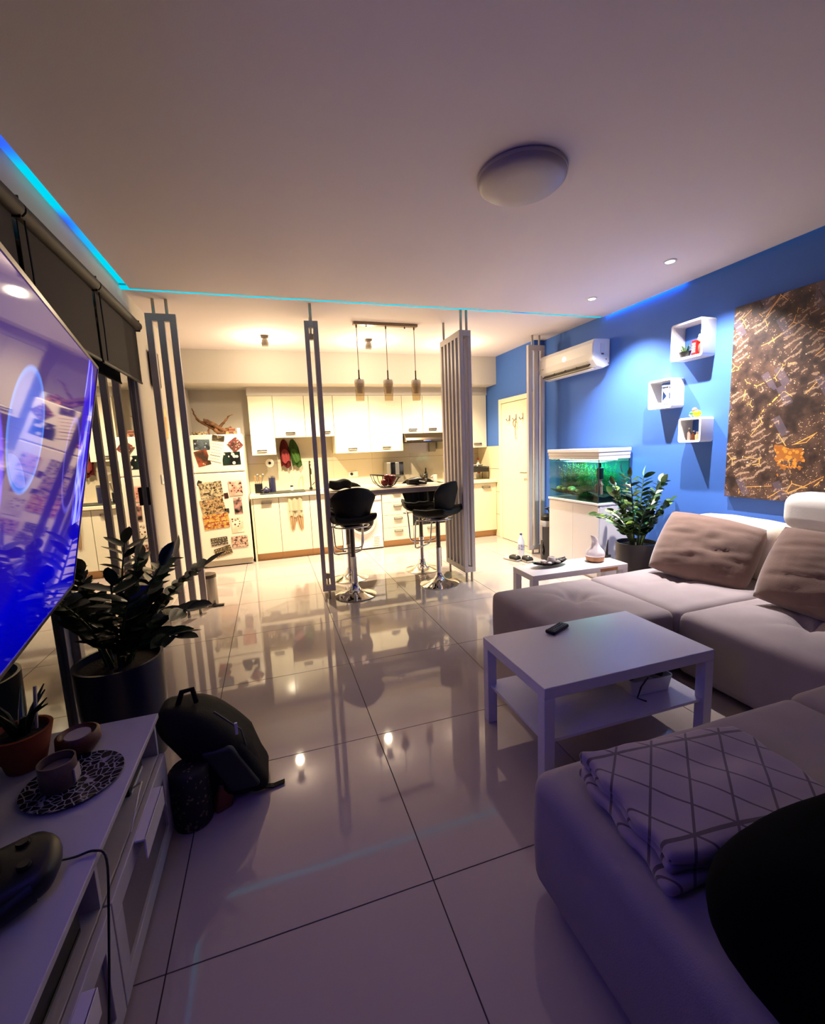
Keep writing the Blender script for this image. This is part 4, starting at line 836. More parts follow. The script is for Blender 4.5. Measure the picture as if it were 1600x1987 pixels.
obj('corner_seal', bx(-hx-0.001, -hx+0.007, -hy-0.001, -hy+0.007, 0, h_), mat('seal_dark', (20, 40, 36), 0.4), t)
for k in range(3):
    z0 = h_+k*0.037; e = 0.006*(2-k) if k < 2 else -0.006
    obj('hood_tier', bx(-hx-0.012+e*0.6, hx+0.0, -hy-0.012+e*0.6, hy+0.012-e*0.6, z0, z0+0.036), SW, t, bev=0.004)
obj('light_bar', bx(-0.08, 0.08, -hy+0.05, hy-0.05, h_-0.012, h_-0.002), mat('aquarium_led', (200, 255, 255), 0.5, emit=(0.5, 1.0, 0.9), estr=38), t)
def terrain(x, y): return 0.055+0.03*noise.noise(Vector((x*6, y*6, 1)))+0.035*max(0, sin(y*9))
b = B(); n1, n2 = 12, 26; rows = []
for i in range(n1+1):
    rows.append(b.ring([(-hx+0.008+(2*hx-0.024)*i/n1, -hy+0.008+(2*hy-0.016)*j/n2, 0.03+terrain(i/n1*0.4, j/n2*0.8)+0.006*random.random()) for j in range(n2+1)]))
for a, c in zip(rows, rows[1:]): b.bridge(a, c, False)
o = obj('gravel_bed', b, mat('black_gravel', (24, 30, 26), 0.8, bump=1.0, bscale=160)); o.location = ((ax0+ax1)/2, (ay0+ay1)/2, az-0.02); tag(o, 'black gravel bed on the floor of the aquarium', 'gravel', kind='stuff')
AX, AY = (ax0+ax1)/2, (ay0+ay1)/2
def waterplant(lab, x, y, n, h0, spread, m, leafy=True):
    b = B()
    for i in range(n):
        a = random.random()*2*PI; rr = spread*random.random()**0.6; px, py = rr*cos(a), rr*sin(a)
        H = h0*(0.6+0.4*random.random()); lx, ly = random.uniform(-0.03, 0.03), random.uniform(-0.03, 0.03)
        pts = [(px+lx*v*v, py+ly*v*v, 0.03+H*v) for v in (0, 0.33, 0.66, 1)]
        if leafy:
            b.tube(pts, 0.002, 4)
            for k in range(9):
                v = 0.15+0.85*k/9; cx_, cy_, cz_ = px+lx*v*v, py+ly*v*v, 0.03+H*v; an = k*2.4; L = 0.034
                vv = [b.bm.verts.new(q) for q in ((cx_, cy_, cz_), (cx_+L*0.5*cos(an-0.5), cy_+L*0.5*sin(an-0.5), cz_+0.006), (cx_+L*cos(an), cy_+L*sin(an), cz_+0.004), (cx_+L*0.5*cos(an+0.5), cy_+L*0.5*sin(an+0.5), cz_+0.006))]
                b.bm.faces.new(vv)
        else:
            for s_ in (0,):
                w_ = 0.004; A = [b.bm.verts.new((p[0]-w_, p[1]-w_, p[2])) for p in pts]; D = [b.bm.verts.new((p[0]+w_, p[1]+w_, p[2])) for p in pts]
                for q in range(3): b.bm.faces.new((A[q], D[q], D[q+1], A[q+1]))
    o = obj('aquatic_plant', b, m); o.location = (x, y, az+0.02); tag(o, lab, 'aquatic plant', 'green plants in the aquarium')
PG = mat('aqua_green', (60, 176, 70), 0.5, col2=(34, 120, 50), vscale=30); PO = mat('aqua_olive', (96, 120, 64), 0.5, col2=(60, 84, 44), vscale=30)
hxx = hx-0.05
waterplant('bright green bushy water plant left of the filter', AX-0.07, 3.97, 60, 0.36, 0.10, PG)
waterplant('bright green bushy water plant right of the filter', AX+0.03, 3.80, 45, 0.36, 0.085, PG)
waterplant('dense olive water plants at the far end of the aquarium', AX-0.02, 4.27, 90, 0.36, 0.135, PO)
waterplant('tall grassy water plant against the aquarium back', AX+0.09, 4.06, 26, 0.36, 0.09, PG, False)
STN = mat('pale_stone', (214, 210, 140), 0.6, col2=(150, 160, 96), vscale=20)
for i, (x, y, r, lab) in enumerate(((-0.12, 4.36, 0.04, 'pale round stone at the far left of the aquarium'), (-0.13, 4.27, 0.03, 'small pale stone second from the aquarium left end'), (-0.1, 4.18, 0.045, 'large pale stone left of the green plant'),
        (-0.14, 4.10, 0.03, 'small yellow stone before the green plant'), (-0.15, 4.01, 0.025, 'tiny pale stone near the middle of the tank front'), (0.02, 3.72, 0.035, 'pale stone right of the pink castle'), (0.09, 3.70, 0.03, 'pale stone at the right end of the aquarium'))):
    o = obj('aquarium_stone', B().sphere((0, 0, 0), r, 7, 1, 1.3, 0.7), STN, smooth=60, loc=(AX+x, y, az+0.055+terrain(0.2, 0.3)*0.5+r*0.3)); tag(o, lab, 'stone', 'pale stones in the aquarium')
for i, (y, lab) in enumerate(((4.31, 'dark rock heap in the left part of the aquarium'), (4.16, 'dark rock heap in the middle of the aquarium'))):
    o = obj('dark_rock', B().rbox((0, 0, 0), (0.1, 0.14, 0.07), 0.03, 5, lambda x, y_, z, p: p*(1+0.4*noise.noise(p*22+Vector((i, 0, 0))))), mat('dark_rock', (30, 36, 30), 0.8), smooth=50, loc=(AX-0.08, y-0.06, az+0.08)); tag(o, lab, 'rock')
t = thing('castle_ornament', 'pink castle ornament near the aquarium corner', 'ornament', (AX-0.07, 3.77, az+0.06))
PK = mat('pink_ceramic', (226, 140, 146), 0.6, col2=(196, 110, 110), vscale=40)
for k, (x, y, h2, r) in enumerate(((0, 0, 0.17, 0.022), (0.03, 0.03, 0.12, 0.018), (-0.01, -0.035, 0.11, 0.016), (0.0, 0.05, 0.09, 0.015))):
    tw = obj('tower', B().lathe([(r, 0), (r*0.9, h2), (r*1.2, h2), (r*1.2, h2+0.012), (0.001, h2+0.04)], (x, y, 0), 14), PK, t, smooth=40)
t = thing('aquarium_filter', 'black internal filter hung at the aquarium corner', 'filter', (AX-0.13, 3.70, az+0.24)); obj('filter_body', B().rbox((0, 0, 0.06), (0.05, 0.06, 0.12), 0.015, 3), BLACK, t, smooth=50); obj('outlet', B().tube([(0, 0, 0.12), (0, 0, 0.165)], 0.012, 10), BLACK, t, smooth=50)
t = thing('canister_filter', 'tall black canister filter between divider and aquarium cabinet', 'filter', (3.2, 4.62, 0))
obj('canister', B().lathe([(0.085, 0), (0.09, 0.03), (0.088, 0.40), (0.095, 0.42)], n=24), BLACKG, t, smooth=40); obj('collar', B().lathe([(0.097, 0.42), (0.097, 0.47), (0.085, 0.49)], n=24), mat('collar_grey', (150, 146, 142), 0.4), t, smooth=40)
obj('pump_head', B().lathe([(0.085, 0.49), (0.08, 0.54), (0.04, 0.57)], n=24), BLACK, t, smooth=40)
obj('hose', B().tube([(0.03, 0, 0.56), (0.0, -0.01, 0.62), (-0.05, -0.02, 0.64), (0.02, -0.09, 0.66), (0.08, -0.1, 0.70)], 0.009, 8), BLACK, t, smooth=50)
obj('clip', bx(-0.1, -0.088, -0.02, 0.02, 0.25, 0.44), mat('collar_grey', (150, 146, 142), 0.4), t, bev=0.003)

# ------------------------------------------------------------------ ZZ plants
def leafmesh(L, W):
    b = B(); n = 6; L_, R_, M_ = [], [], []
    for i in range(n+1):
        v = i/n; w_ = W*sin(PI*min(1, v*0.94+0.03))**0.75*(1-0.25*v) if 0 < i < n else 0.001
        bend = 0.10*L*v*v; M_.append(b.bm.verts.new((0, L*v, -bend-0.10*w_))); L_.append(b.bm.verts.new((-w_, L*v, -bend+0.2*w_))); R_.append(b.bm.verts.new((w_, L*v, -bend+0.2*w_)))
    for i in range(n):
        b.bm.faces.new((L_[i], M_[i], M_[i+1], L_[i+1])); b.bm.faces.new((M_[i], R_[i], R_[i+1], M_[i+1]))
    me = bpy.data.meshes.new('leaf'); b.bm.to_mesh(me); b.bm.free()
    for p in me.polygons: p.use_smooth = True
    return me
def zz(lab, loc, pot_r, pot_h, stems, leafL, leafW, mats, potm, nleaf, stem_len):
    t = thing('potted_zz_plant', lab, 'plant', loc)
    obj('pot', B().lathe([(pot_r*0.84, 0), (pot_r*0.97, pot_h*0.6), (pot_r, pot_h), (pot_r*0.93, pot_h), (pot_r*0.90, pot_h-0.05)], n=40, cap1=False), potm, t, smooth=40)
    obj('soil', B().lathe([(pot_r*0.91, pot_h-0.035), (pot_r*0.5, pot_h-0.028), (0.001, pot_h-0.025)], n=24, cap0=False), SOIL, t, smooth=60)
    mes = []
    for m in mats:
        me = leafmesh(leafL, leafW); me.materials.append(m); mes.append(me)
    for (az_, lean, ln) in stems:
        a = rad(az_); H = stem_len*ln; pts = []
        for k in range(9):
            v = k/8; ang = rad(lean)*(0.35+0.9*v); 
            if k == 0: p = Vector((cos(a)*pot_r*0.25, sin(a)*pot_r*0.25, pot_h-0.03))
            else: p = pts[-1]+Vector((cos(a)*sin(ang), sin(a)*sin(ang), cos(ang)))*H/8
            pts.append(p)
        st_ = obj('stem', B().tube(pts, 0.010, 6, r1=0.003), STEM, t, smooth=60)
        for k in range(nleaf):
            v = 0.22+0.78*(k/(nleaf-1)); f = v*8; i0 = min(7, int(f)); p = pts[i0].lerp(pts[i0+1], f-i0); tn = (pts[i0+1]-pts[i0]).normalized()
            side = 1 if k % 2 else -1; sd = tn.cross(Vector((cos(a), sin(a), 0.3))).normalized()*side
            if k == nleaf-1: sd = tn*1.0
            dr_ = (sd*1.0+tn*0.55+Vector((random.uniform(-.25, .25), random.uniform(-.25, .25), random.uniform(-.1, .3)))).normalized()
            up = (Vector((0, 0, 1))+Vector((cos(a), sin(a), 0))*0.3+Vector((random.uniform(-.5, .5), random.uniform(-.5, .5), 0))).normalized()
            x_ = dr_.cross(up).normalized(); z_ = x_.cross(dr_).normalized()
            M4 = Matrix(((x_.x, dr_.x, z_.x, p.x), (x_.y, dr_.y, z_.y, p.y), (x_.z, dr_.z, z_.z, p.z), (0, 0, 0, 1)))
            o = bpy.data.objects.new('leaf', mes[random.randrange(len(mes))]); C.objects.link(o); o.parent = st_
            o.matrix_local = M4 @ Matrix.Scale(0.75+0.4*random.random(), 4)
    return t
zz('leafy zz plant in a dark grey pot beside the aquarium', (3.13, 3.16, 0), 0.175, 0.50,
   [(200, 10, 1.1), (150, 18, 1.0), (90, 14, 1.15), (30, 14, 1.1), (330, 18, 1.0), (265, 22, 0.95), (180, 62, 0.95), (195, 50, 0.85), (240, 32, 0.75), (0, 24, 1.05), (120, 24, 0.85), (300, 32, 0.8)],
   0.095, 0.033, [GREEN, GREEN, GREENL, DGREEN], mat('dark_grey_pot', (66, 62, 64), 0.3), 24, 0.58)
zz('dark zz plant in a large navy pot left beside the backpack', (-0.755, 2.32, 0), 0.185, 0.50,
   [(10, 48, 1.0), (-25, 30, 0.95), (-60, 40, 0.85), (40, 35, 0.95), (90, 30, 1.05), (140, 34, 0.9), (200, 24, 0.9), (250, 36, 0.9), (290, 26, 0.85), (330, 60, 0.85), (0, 12, 0.95), (180, 10, 0.85), (-40, 72, 0.75)],
   0.115, 0.034, [DGREEN, DGREEN, GREEN], mat('navy_pot', (28, 32, 56), 0.3), 23, 0.56)

# ------------------------------------------------------------------ low bench with tray and diffuser
t = thing('low_bench', 'long narrow white bench table behind the sofa end', 'side table', (2.235, 2.925, 0), -1.5)
obj('top', bx(-0.43, 0.43, -0.15, 0.15, 0.40, 0.445), LACK, t, bev=0.003)
for x in (-0.405, 0.405):
    for y in (-0.125, 0.125): obj('leg', bx(x-0.025, x+0.025, y-0.025, y+0.025, 0, 0.40), LACK, t, bev=0.003)
obj('apron_label', bx(0.17, 0.33, -0.153, -0.15, 0.405, 0.43), WOODL, t)
TZ = 0.446
t = thing('stone_tray', 'black boat shaped tray of stones on the low bench', 'tray', (2.08, 2.97, TZ), 5)
b = B(); rows = []
for i in range(13):
    u = -1+i/6; w_ = 0.065*max(0.05, (1-u*u))**0.5; zz_ = 0.028*u*u+0.008
    rows.append(b.ring([(u*0.165, w_*v, zz_+0.016*v*v) for v in (-1, -0.6, 0, 0.6, 1)]))
for a, c in zip(rows, rows[1:]): b.bridge(a, c, False)
bmesh.ops.solidify(b.bm, geom=list(b.bm.faces), thickness=0.007)
obj('tray_shell', b, BLACK, t, smooth=50)
pebs = [(-0.10, 0.01, 'leftmost grey pebble in the black tray'), (-0.075, -0.03, 'brown pebble at the near left of the black tray'), (-0.05, 0.02, 'pale pebble left of the candle cup'), (-0.03, -0.035, 'whitish pebble in front of the candle cup'), (0.05, -0.03, 'pale pebble right of the candle cup'), (0.075, 0.015, 'dark knotted pebble near the tray right end'), (0.1, -0.005, 'brown stone at the right end of the black tray'), (0.06, 0.03, 'dark stone behind the candle cup')]
for i, (x, y, lab) in enumerate(pebs):
    c = [(120, 108, 104), (90, 64, 54), (200, 190, 180), (214, 206, 200), (170, 160, 150), (60, 54, 50), (96, 74, 60), (70, 64, 60)][i]
    o = obj('pebble', B().sphere((0, 0, 0), 0.017+0.004*(i % 3), 7, 1.2, 0.9, 0.75), mat('pebble_%d' % i, c, 0.5), smooth=60, loc=(2.08+x, 2.97+y, TZ+0.032)); tag(o, lab, 'pebble', 'stones in the black tray')
t = thing('candle_cup', 'small pale candle cup standing in the black tray', 'candle', (2.095, 2.975, TZ+0.014)); obj('cup', B().lathe([(0.024, 0), (0.034, 0.02), (0.03, 0.05), (0.024, 0.058), (0.02, 0.05)], n=20), mat('cup_pale', (206, 196, 190), 0.5), t, smooth=50); obj('wax', B().lathe([(0.022, 0.045), (0.001, 0.046)], n=16, cap0=False), mat('wax_dark', (70, 50, 44), 0.5), t)
t = thing('aroma_diffuser', 'white vase shaped diffuser with wooden base on the low bench', 'diffuser', (2.49, 2.94, TZ))
b = B(); prof = [(0.055, 0.032, 0), (0.075, 0.045, 0), (0.078, 0.06, 0), (0.066, 0.09, 0), (0.04, 0.12, 0), (0.026, 0.15, -0.002), (0.024, 0.175, -0.005), (0.026, 0.2, -0.012), (0.022, 0.205, -0.014)]
rows = []
for r, z, dx in prof:
    rows.append(b.ring([(dx+r*cos(2*PI*i/28)*(1.25 if z > 0.19 and cos(2*PI*i/28) < 0 else 1), r*sin(2*PI*i/28), z+(0.016*cos(2*PI*i/28)*(-1) if z > 0.19 else 0)) for i in range(28)]))
for a, c in zip(rows, rows[1:]): b.bridge(a, c)
b.bm.faces.new(rows[0][::-1])
obj('vase_body', b, mat('diffuser_white', (234, 222, 222), 0.35), t, smooth=70); obj('wooden_base', B().lathe([(0.05, 0), (0.07, 0.008), (0.076, 0.045), (0.07, 0.044)], n=28), WOODL, t, smooth=40)
t = thing('incense_stand', 'thin black upright burner beside the diffuser on the bench', 'burner', (2.655, 2.995, TZ)); obj('blade', B().tube([(0, 0, 0.02), (0.004, 0, 0.08), (0.012, 0, 0.15)], 0.012, 8, r1=0.003), BLACK, t, smooth=50); obj('foot', bx(-0.03, 0.03, -0.02, 0.02, 0, 0.022), BLACK, t, bev=0.004)

# slippers, bottle pack
t = thing('slipper', 'black slipper with eyes on the kitchen floor, left one', 'slipper', (2.78, 4.77, 0), 20)
obj('sole', B().rbox((0, 0, 0.014), (0.10, 0.23, 0.026), 0.012, 5, lambda x, y, z, p: Vector((p.x*(0.85+0.15*(y < 0)-0.1*y*y), p.y, p.z))), mat('slipper_sole', (190, 184, 170), 0.6), t, smooth=50)
obj('upper', B().rbox((0, -0.05, 0.045), (0.10, 0.13, 0.05), 0.023, 6, lambda x, y, z, p: Vector((p.x*(1-0.12*z), p.y, p.z-0.01*(y < -0.5)*abs(y)))), mat('slipper_black', (16, 16, 18), 0.6), t, smooth=60)
for s_ in (-1, 1): obj('eye', B().sphere((0.018*s_, -0.09, 0.072), 0.009, 6), WHITEG, t, smooth=60)
dup(t, (2.90, 4.66, 0), 4, 'black slipper with eyes on the kitchen floor, right one by the divider')
t = thing('water_bottle_pack', 'clear bottle with blue label standing by the cream door', 'bottle', (2.98, 4.88, 0)); obj('bottle', B().lathe([(0.038, 0), (0.042, 0.02), (0.042, 0.2), (0.018, 0.26), (0.014, 0.28)], n=20), mat('bottle_pale', (214, 218, 226), 0.2), t, smooth=50); obj('cap', B().lathe([(0.016, 0.28), (0.016, 0.3)], n=14), mat('cap_blue', (60, 80, 150), 0.4), t); obj('label_band', B().lathe([(0.0435, 0.09), (0.0435, 0.16)], n=20, cap0=False, cap1=False), mat('label_blue', (90, 100, 150), 0.5, col2=(220, 220, 226), vscale=60), t)

# ------------------------------------------------------------------ coffee table, remote, bin
t = thing('coffee_table', 'white square legged coffee table with a lower shelf in front of the sofa', 'coffee table', (1.425, 1.69, 0))
obj('top', bx(-0.455, 0.455, -0.27, 0.27, 0.40, 0.45), LACK, t, bev=0.003)
for x in (-0.43, 0.43):
    for y in (-0.245, 0.245): obj('leg', bx(x-0.025, x+0.025, y-0.025, y+0.025, 0, 0.40), LACK, t, bev=0.003)
obj('shelf', bx(-0.44, 0.44, -0.255, 0.255, 0.195, 0.209).box(-0.001, 0, -0.001, 0, 0.196, 0.197), LACK, t, bev=0.001)
t = thing('remote_control', 'black remote control with many buttons on the coffee table', 'remote control', (1.36, 1.88, 0.4515), 25)
obj('case', B().rbox((0, 0, 0.01), (0.15, 0.052, 0.02), 0.008, 4, lambda x, y, z, p: Vector((p.x, p.y*(1-0.08*cos(x*3)), p.z))), BLACK, t, smooth=50)
BTN = mat('button_grey', (96, 96, 104), 0.5)
for i in range(8):
    for j in range(3): obj('button', B().rbox((-0.058+i*0.0155, -0.014+j*0.014, 0.021), (0.008, 0.008, 0.004), 0.0015, 2), BTN, t)
t = thing('storage_bin', 'white plastic bin of dark odds and ends under the coffee table', 'storage bin', (1.665, 1.62, 0.211), -3)
b = B(); rows = []
for (k, z) in ((0.88, 0), (1.0, 0.075), (0.96, 0.075), (0.85, 0.006)):
    pts = []
    for (cx_, cy_, a0) in ((0.10, 0.055, 0), (-0.10, 0.055, 90), (-0.10, -0.055, 180), (0.10, -0.055, 270)):
        for i in range(5): a = rad(a0+90*i/4); pts.append(((cx_+0.02*cos(a))*k, (cy_+0.02*sin(a))*k, z))
    rows.append(b.ring(pts))
for a, c in zip(rows, rows[1:]): b.bridge(a, c)
b.bm.faces.new(rows[0][::-1]); b.bm.faces.new(rows[-1])
obj('bin_shell', b, WHITEG, t, smooth=30)
for i, (x, y, a) in enumerate(((1.61, 1.62, 20), (1.69, 1.64, -30), (1.72, 1.59, 60))):
    o = obj('black_gadget', B().rbox((0, 0, 0), (0.10, 0.04, 0.025), 0.01, 3), BLACK, smooth=50, loc=(x, y, 0.275+0.012*i)); o.rotation_euler = (0.3*i-0.3, 0.15, rad(a)); tag(o, ['black remote lying left in the white bin', 'black handset lying across the white bin', 'black gadget at the right end of the white bin'][i], 'gadget', 'black gadgets in the white bin')
o = obj('black_cable', B().tube([(1.64, 1.56, 0.29), (1.56, 1.52, 0.28), (1.545, 1.525, 0.225), (1.575, 1.5, 0.216)], 0.004, 6), BLACK, smooth=50); tag(o, 'short black cable spilling from the white bin', 'cable')

# ------------------------------------------------------------------ sofa
def soft(c, d, r, tufts=(), bulge=0.02, seed=0.0, creases=True, tilt=None, n=20):
    def fn(x, y, z, p):
        if z > -0.2:
            k = max(0, z)*1.0
            q = p.z+k*bulge*(1-x*x)*(1-y*y)
            for (tx, ty, dep, sg) in tufts:
                dx, dy = p.x-tx, p.y-ty; dd = math.hypot(dx, dy); th = math.atan2(dy, dx)
                q -= k*dep*math.exp(-(dd/sg)**2)
                if creases: q += k*0.028*(abs(sin(3.5*th+seed))**0.5-0.75)*math.exp(-abs(dd-0.08)/0.11)
            q += k*0.004*noise.noise(Vector((p.x*6+seed, p.y*6, 0)))
            p = Vector((p.x, p.y, q))
        s_ = 1+0.012*(1-z*z)
        return Vector((p.x*s_, p.y*s_, p.z))
    return B().rbox(c, d, r, n, fn)
t = thing('sectional_sofa', 'large taupe tufted sectional sofa wrapping round the coffee table', 'sofa', (2.3, 1.4, 0))
ox, oy = -2.3, -1.4
def sofapart(name, x0, x1, y0, y1, z0, z1, r, m, tufts=(), bulge=0.02, seed=0, n=38, lab=None):
    cx_, cy_ = (x0+x1)/2, (y0+y1)/2
    o = obj(name, soft((cx_+ox, cy_+oy, (z0+z1)/2), (x1-x0, y1-y0, z1-z0), r, [(a-cx_, b_-cy_, d_, s_) for a, b_, d_, s_ in tufts], bulge, seed, n=n), m, t, smooth=70)
    if lab: o['label'] = lab
    return o
z1 = 0.405
sofapart('seat_block', 1.41, 2.225, 1.93, 2.71, 0.03, z1, 0.045, GREYF, [(1.84, 2.36, 0.07, 0.08)], 0.02, 1, lab='far end seat block with a central tuft')
sofapart('seat_block', 2.232, 3.46, 1.93, 2.71, 0.03, z1, 0.045, GREYF, [(2.72, 2.36, 0.03, 0.09)], 0.02, 2)
sofapart('seat_block', 2.225, 3.46, 1.12, 1.922, 0.03, z1, 0.05, GREYF, [(2.66, 1.50, 0.065, 0.08)], 0.025, 3)
sofapart('seat_block', 1.868, 3.46, 0.08, 1.112, 0.03, z1+0.01, 0.05, GREYF, [(2.4, 0.6, 0.04, 0.1)], 0.025, 4)
sofapart('seat_block', 0.70, 1.86, 0.08, 1.10, 0.03, z1+0.01, 0.05, GREYF, [(1.3, 0.55, 0.03, 0.1)], 0.025, 5, lab='nearest seat block where the throw lies')
sofapart('backrest', 3.14, 3.47, 2.02, 2.74, 0.40, 0.80, 0.09, CREAMF, (), 0.02, 6, 10, lab='cream backrest behind the brown pillow')
sofapart('backrest', 3.14, 3.47, 1.15, 2.0, 0.40, 0.80, 0.09, CREAMF, (), 0.02, 7, 10)
sofapart('headrest', 3.13, 3.37, 1.30, 1.99, 0.81, 1.045, 0.075, mat('headrest_pale', (232, 228, 218), 0.7, bump=0.1, bscale=260), (), 0.0, 8, 8, lab='pale adjustable headrest cushion')
obj('headrest_post', B().tube([(3.28+ox, 1.5+oy, 0.75), (3.27+ox, 1.5+oy, 0.9)], 0.01, 8).tube([(3.28+ox, 1.8+oy, 0.75), (3.27+ox, 1.8+oy, 0.9)], 0.01, 8), CHROME, t)
for (x, y) in ((0.8, 0.2), (0.8, 1.0), (1.75, 0.2), (1.75, 1.0), (2.32, 1.2), (2.32, 1.84), (1.5, 2.02), (1.5, 2.62), (3.35, 2.62), (3.35, 0.2)):
    obj('foot', B().lathe([(0.02, 0), (0.025, 0.035)], (x+ox, y+oy, 0), 12), BLACK, t)
def pil(name, lab, cat, wd, ht, th, m, loc, rot, seed, grp=None, wr=0.012):
    o = obj(name, B().pillow(wd, ht, th, 30, seed, wr), m, smooth=80); o.location = loc; o.rotation_euler = tuple(rad(v) for v in rot); tag(o, lab, cat, grp); return o
pil('throw_pillow', 'brown velvet pillow leaning on the cream backrest at the far end', 'pillow', 0.64, 0.52, 0.26, BROWNF, (2.93, 2.33, 0.62), (-35, 8, -68), 3, 'brown velvet pillows on the sofa', 0.02)
pil('throw_pillow', 'brown velvet pillow below the pale headrest at the right edge', 'pillow', 0.70, 0.50, 0.24, BROWNF, (2.88, 1.50, 0.63), (-32, 6, -78), 9, 'brown velvet pillows on the sofa', 0.02)

# folded throw with quilted lattice
s = NT('lattice_throw', 0.9); P = s.xyz()
u_ = s.math('MULTIPLY', P[0], 8.5); v_ = s.math('MULTIPLY', P[1], 7.0)
def tri(e): return s.math('ABSOLUTE', s.math('SUBTRACT', s.math('FRACT', e), 0.5))
l1 = tri(s.math('ADD', u_, v_)); l2 = tri(s.math('SUBTRACT', s.math('MULTIPLY', u_, 1.0), v_)); l3 = tri(s.math('MULTIPLY', s.math('ADD', u_, s.math('MULTIPLY', s.math('FLOOR', v_), 0.5)), 1.0))
mk = s.math('MAXIMUM', s.math('LESS_THAN', l1, 0.035), s.math('LESS_THAN', l2, 0.035))
zone = s.math('GREATER_THAN', s.math('SINE', s.math('MULTIPLY', v_, 3.14159)), -2.0)
mk = s.math('MAXIMUM', mk, s.math('MULTIPLY', s.math('LESS_THAN', tri(s.math('MULTIPLY', v_, 0.5)), 0.018), zone))
s.l(s.mix(mk, lin((158, 140, 150)), lin((84, 68, 78))), s.b.inputs['Base Color'])
bp = s.n('Bump', i_Strength=0.6, i_Distance=0.01); bp.invert = True; s.l(mk, bp.inputs['Height']); s.l(bp.outputs[0], s.b.inputs['Normal']); s.b.inputs['Sheen Weight'].default_value = 0.4
THROW = s.m
t = thing('folded_throw', 'folded grey velvet throw with a stitched lattice on the near sofa block', 'throw blanket', (1.05, 0.79, 0.425), -7)
for k in range(3):
    obj('blanket_fold', B().rbox((0.012*(k % 2), 0.008*(k % 2), 0.02+0.028*k), (0.56-0.012*k, 0.38-0.01*k, 0.03), 0.0145, 14, lambda x, y, z, p: p+Vector((0.006*sin(y*9+k), 0.006*sin(x*8+k*2), 0.008*noise.noise(Vector((x*2, y*2, k*3.0)))+0.012*(1-x*x)*(1-y*y)*(k/3)))), THROW, t, smooth=70)
# dark cushion at the near edge of the sofa
o = obj('black_cushion', B().rbox((0, 0, 0), (0.86, 0.46, 0.30), 0.14, 10, lambda x, y, z, p: p+Vector((0, 0, 0.02*noise.noise(p*5)))), mat('black_fabric', (4, 4, 6), 0.95, spec=0.05), smooth=70, loc=(1.13, 0.36, 0.54)); tag(o, 'large black cushion lying on the near sofa block at the right edge', 'cushion')

# ------------------------------------------------------------------ television
th_, W_, H_ = rad(12), 1.45, 0.83
U = Vector((-0.185, 0.983, 0)).normalized(); N = Vector((0.983, 0.185, 0)).normalized()
wv_ = (Vector((0, 0, 1))*cos(th_)+N*sin(th_)).normalized(); nn = U.cross(wv_).normalized()
corner = Vector((-0.581, 1.989, 1.772)); cen = corner-U*W_/2-wv_*H_/2
t = thing('television', 'large flat television showing a blue and violet picture, left of the frame', 'television', tuple(cen))
Mt = Matrix(((U.x, wv_.x, nn.x), (U.y, wv_.y, nn.y), (U.z, wv_.z, nn.z))); t.rotation_euler = Mt.to_euler()
obj('housing', bx(-W_/2, W_/2, -H_/2, H_/2, -0.03, -0.004), BLACK, t, bev=0.004)
BZL = mat('bezel_metal', (70, 62, 58), 0.3, 0.7)
obj('bezel', bx(-W_/2-0.001, W_/2+0.001, H_/2-0.008, H_/2+0.001, -0.03, 0.001).box(-W_/2-0.001, W_/2+0.001, -H_/2-0.001, -H_/2+0.010, -0.03, 0.001)
    .box(W_/2-0.007, W_/2+0.001, -H_/2, H_/2, -0.03, 0.001).box(-W_/2-0.001, -W_/2+0.007, -H_/2, H_/2, -0.03, 0.001), BZL, t)
obj('back_hump', bx(-0.35, 0.35, -0.25, 0.15, -0.07, -0.03), BLACK, t, bev=0.01)
s = NT('tv_picture_added_glow', 0.04); P = s.xyz(); X_, Y_ = P[0], P[1]
nz = s.n('TexNoise', i_Scale=3.0, i_Detail=3.0); s.l(s.obj, nz.inputs['Vector'])
hgt = s.math('ADD', s.math('MULTIPLY', Y_, 1.1), 0.5)
base = s.ramp(s.math('ADD', hgt, s.math('MULTIPLY', s.math('SUBTRACT', nz.outputs['Fac'], 0.5), 0.35)), [(0.0, (0.0, 0.0, 0.30)), (0.22, (0.0, 0.0, 0.50)), (0.42, (0.02, 0.005, 0.25)), (0.62, (0.02, 0.005, 0.12)), (0.82, (0.035, 0.012, 0.18)), (1.0, (0.03, 0.012, 0.15))])
def dist(cx_, cy_, sx_=1.0):
    return s.math('SQRT', s.math('ADD', s.math('POWER', s.math('MULTIPLY', s.math('SUBTRACT', X_, cx_), sx_), 2.0), s.math('POWER', s.math('SUBTRACT', Y_, cy_), 2.0)))
d1 = dist(-0.10, 0.13, 1.0); c_ = s.mix(s.ramp(d1, [(0.0, (1, 1, 1)), (0.13, (0.75, 0.75, 0.75)), (0.14, (0, 0, 0))]), base, (0.06, 0.14, 0.75))
rim = s.ramp(d1, [(0.12, (0, 0, 0)), (0.133, (1, 1, 1)), (0.14, (0, 0, 0))]); c_ = s.mix(rim, c_, (0.08, 0.25, 0.9))
d2 = dist(-0.2, -0.05, 0.9); c_ = s.mix(s.math('MULTIPLY', s.math('LESS_THAN', d1, 0.125), s.math('MULTIPLY', s.math('LESS_THAN', d2, 0.13), 0.6)), c_, (0.2, 0.3, 1.0))
d3 = dist(0.42, 0.05, 1.3); c_ = s.mix(s.ramp(dist(-0.46, 0.0, 1.0), [(0.12, (1, 1, 1)), (0.24, (0, 0, 0))]), c_, (1.1, 0.6, 9.0)); c_ = s.mix(s.ramp(d3, [(0.13, (0, 0, 0)), (0.145, (0.6, 0.6, 0.6)), (0.16, (0, 0, 0))]), c_, (0.15, 0.12, 0.8))  # bright blue disc added on the unseen near part to light sofa and table
md = s.n('Mapping'); md.inputs['Scale'].default_value = (11, 4.0, 1); s.l(s.obj, md.inputs[0])
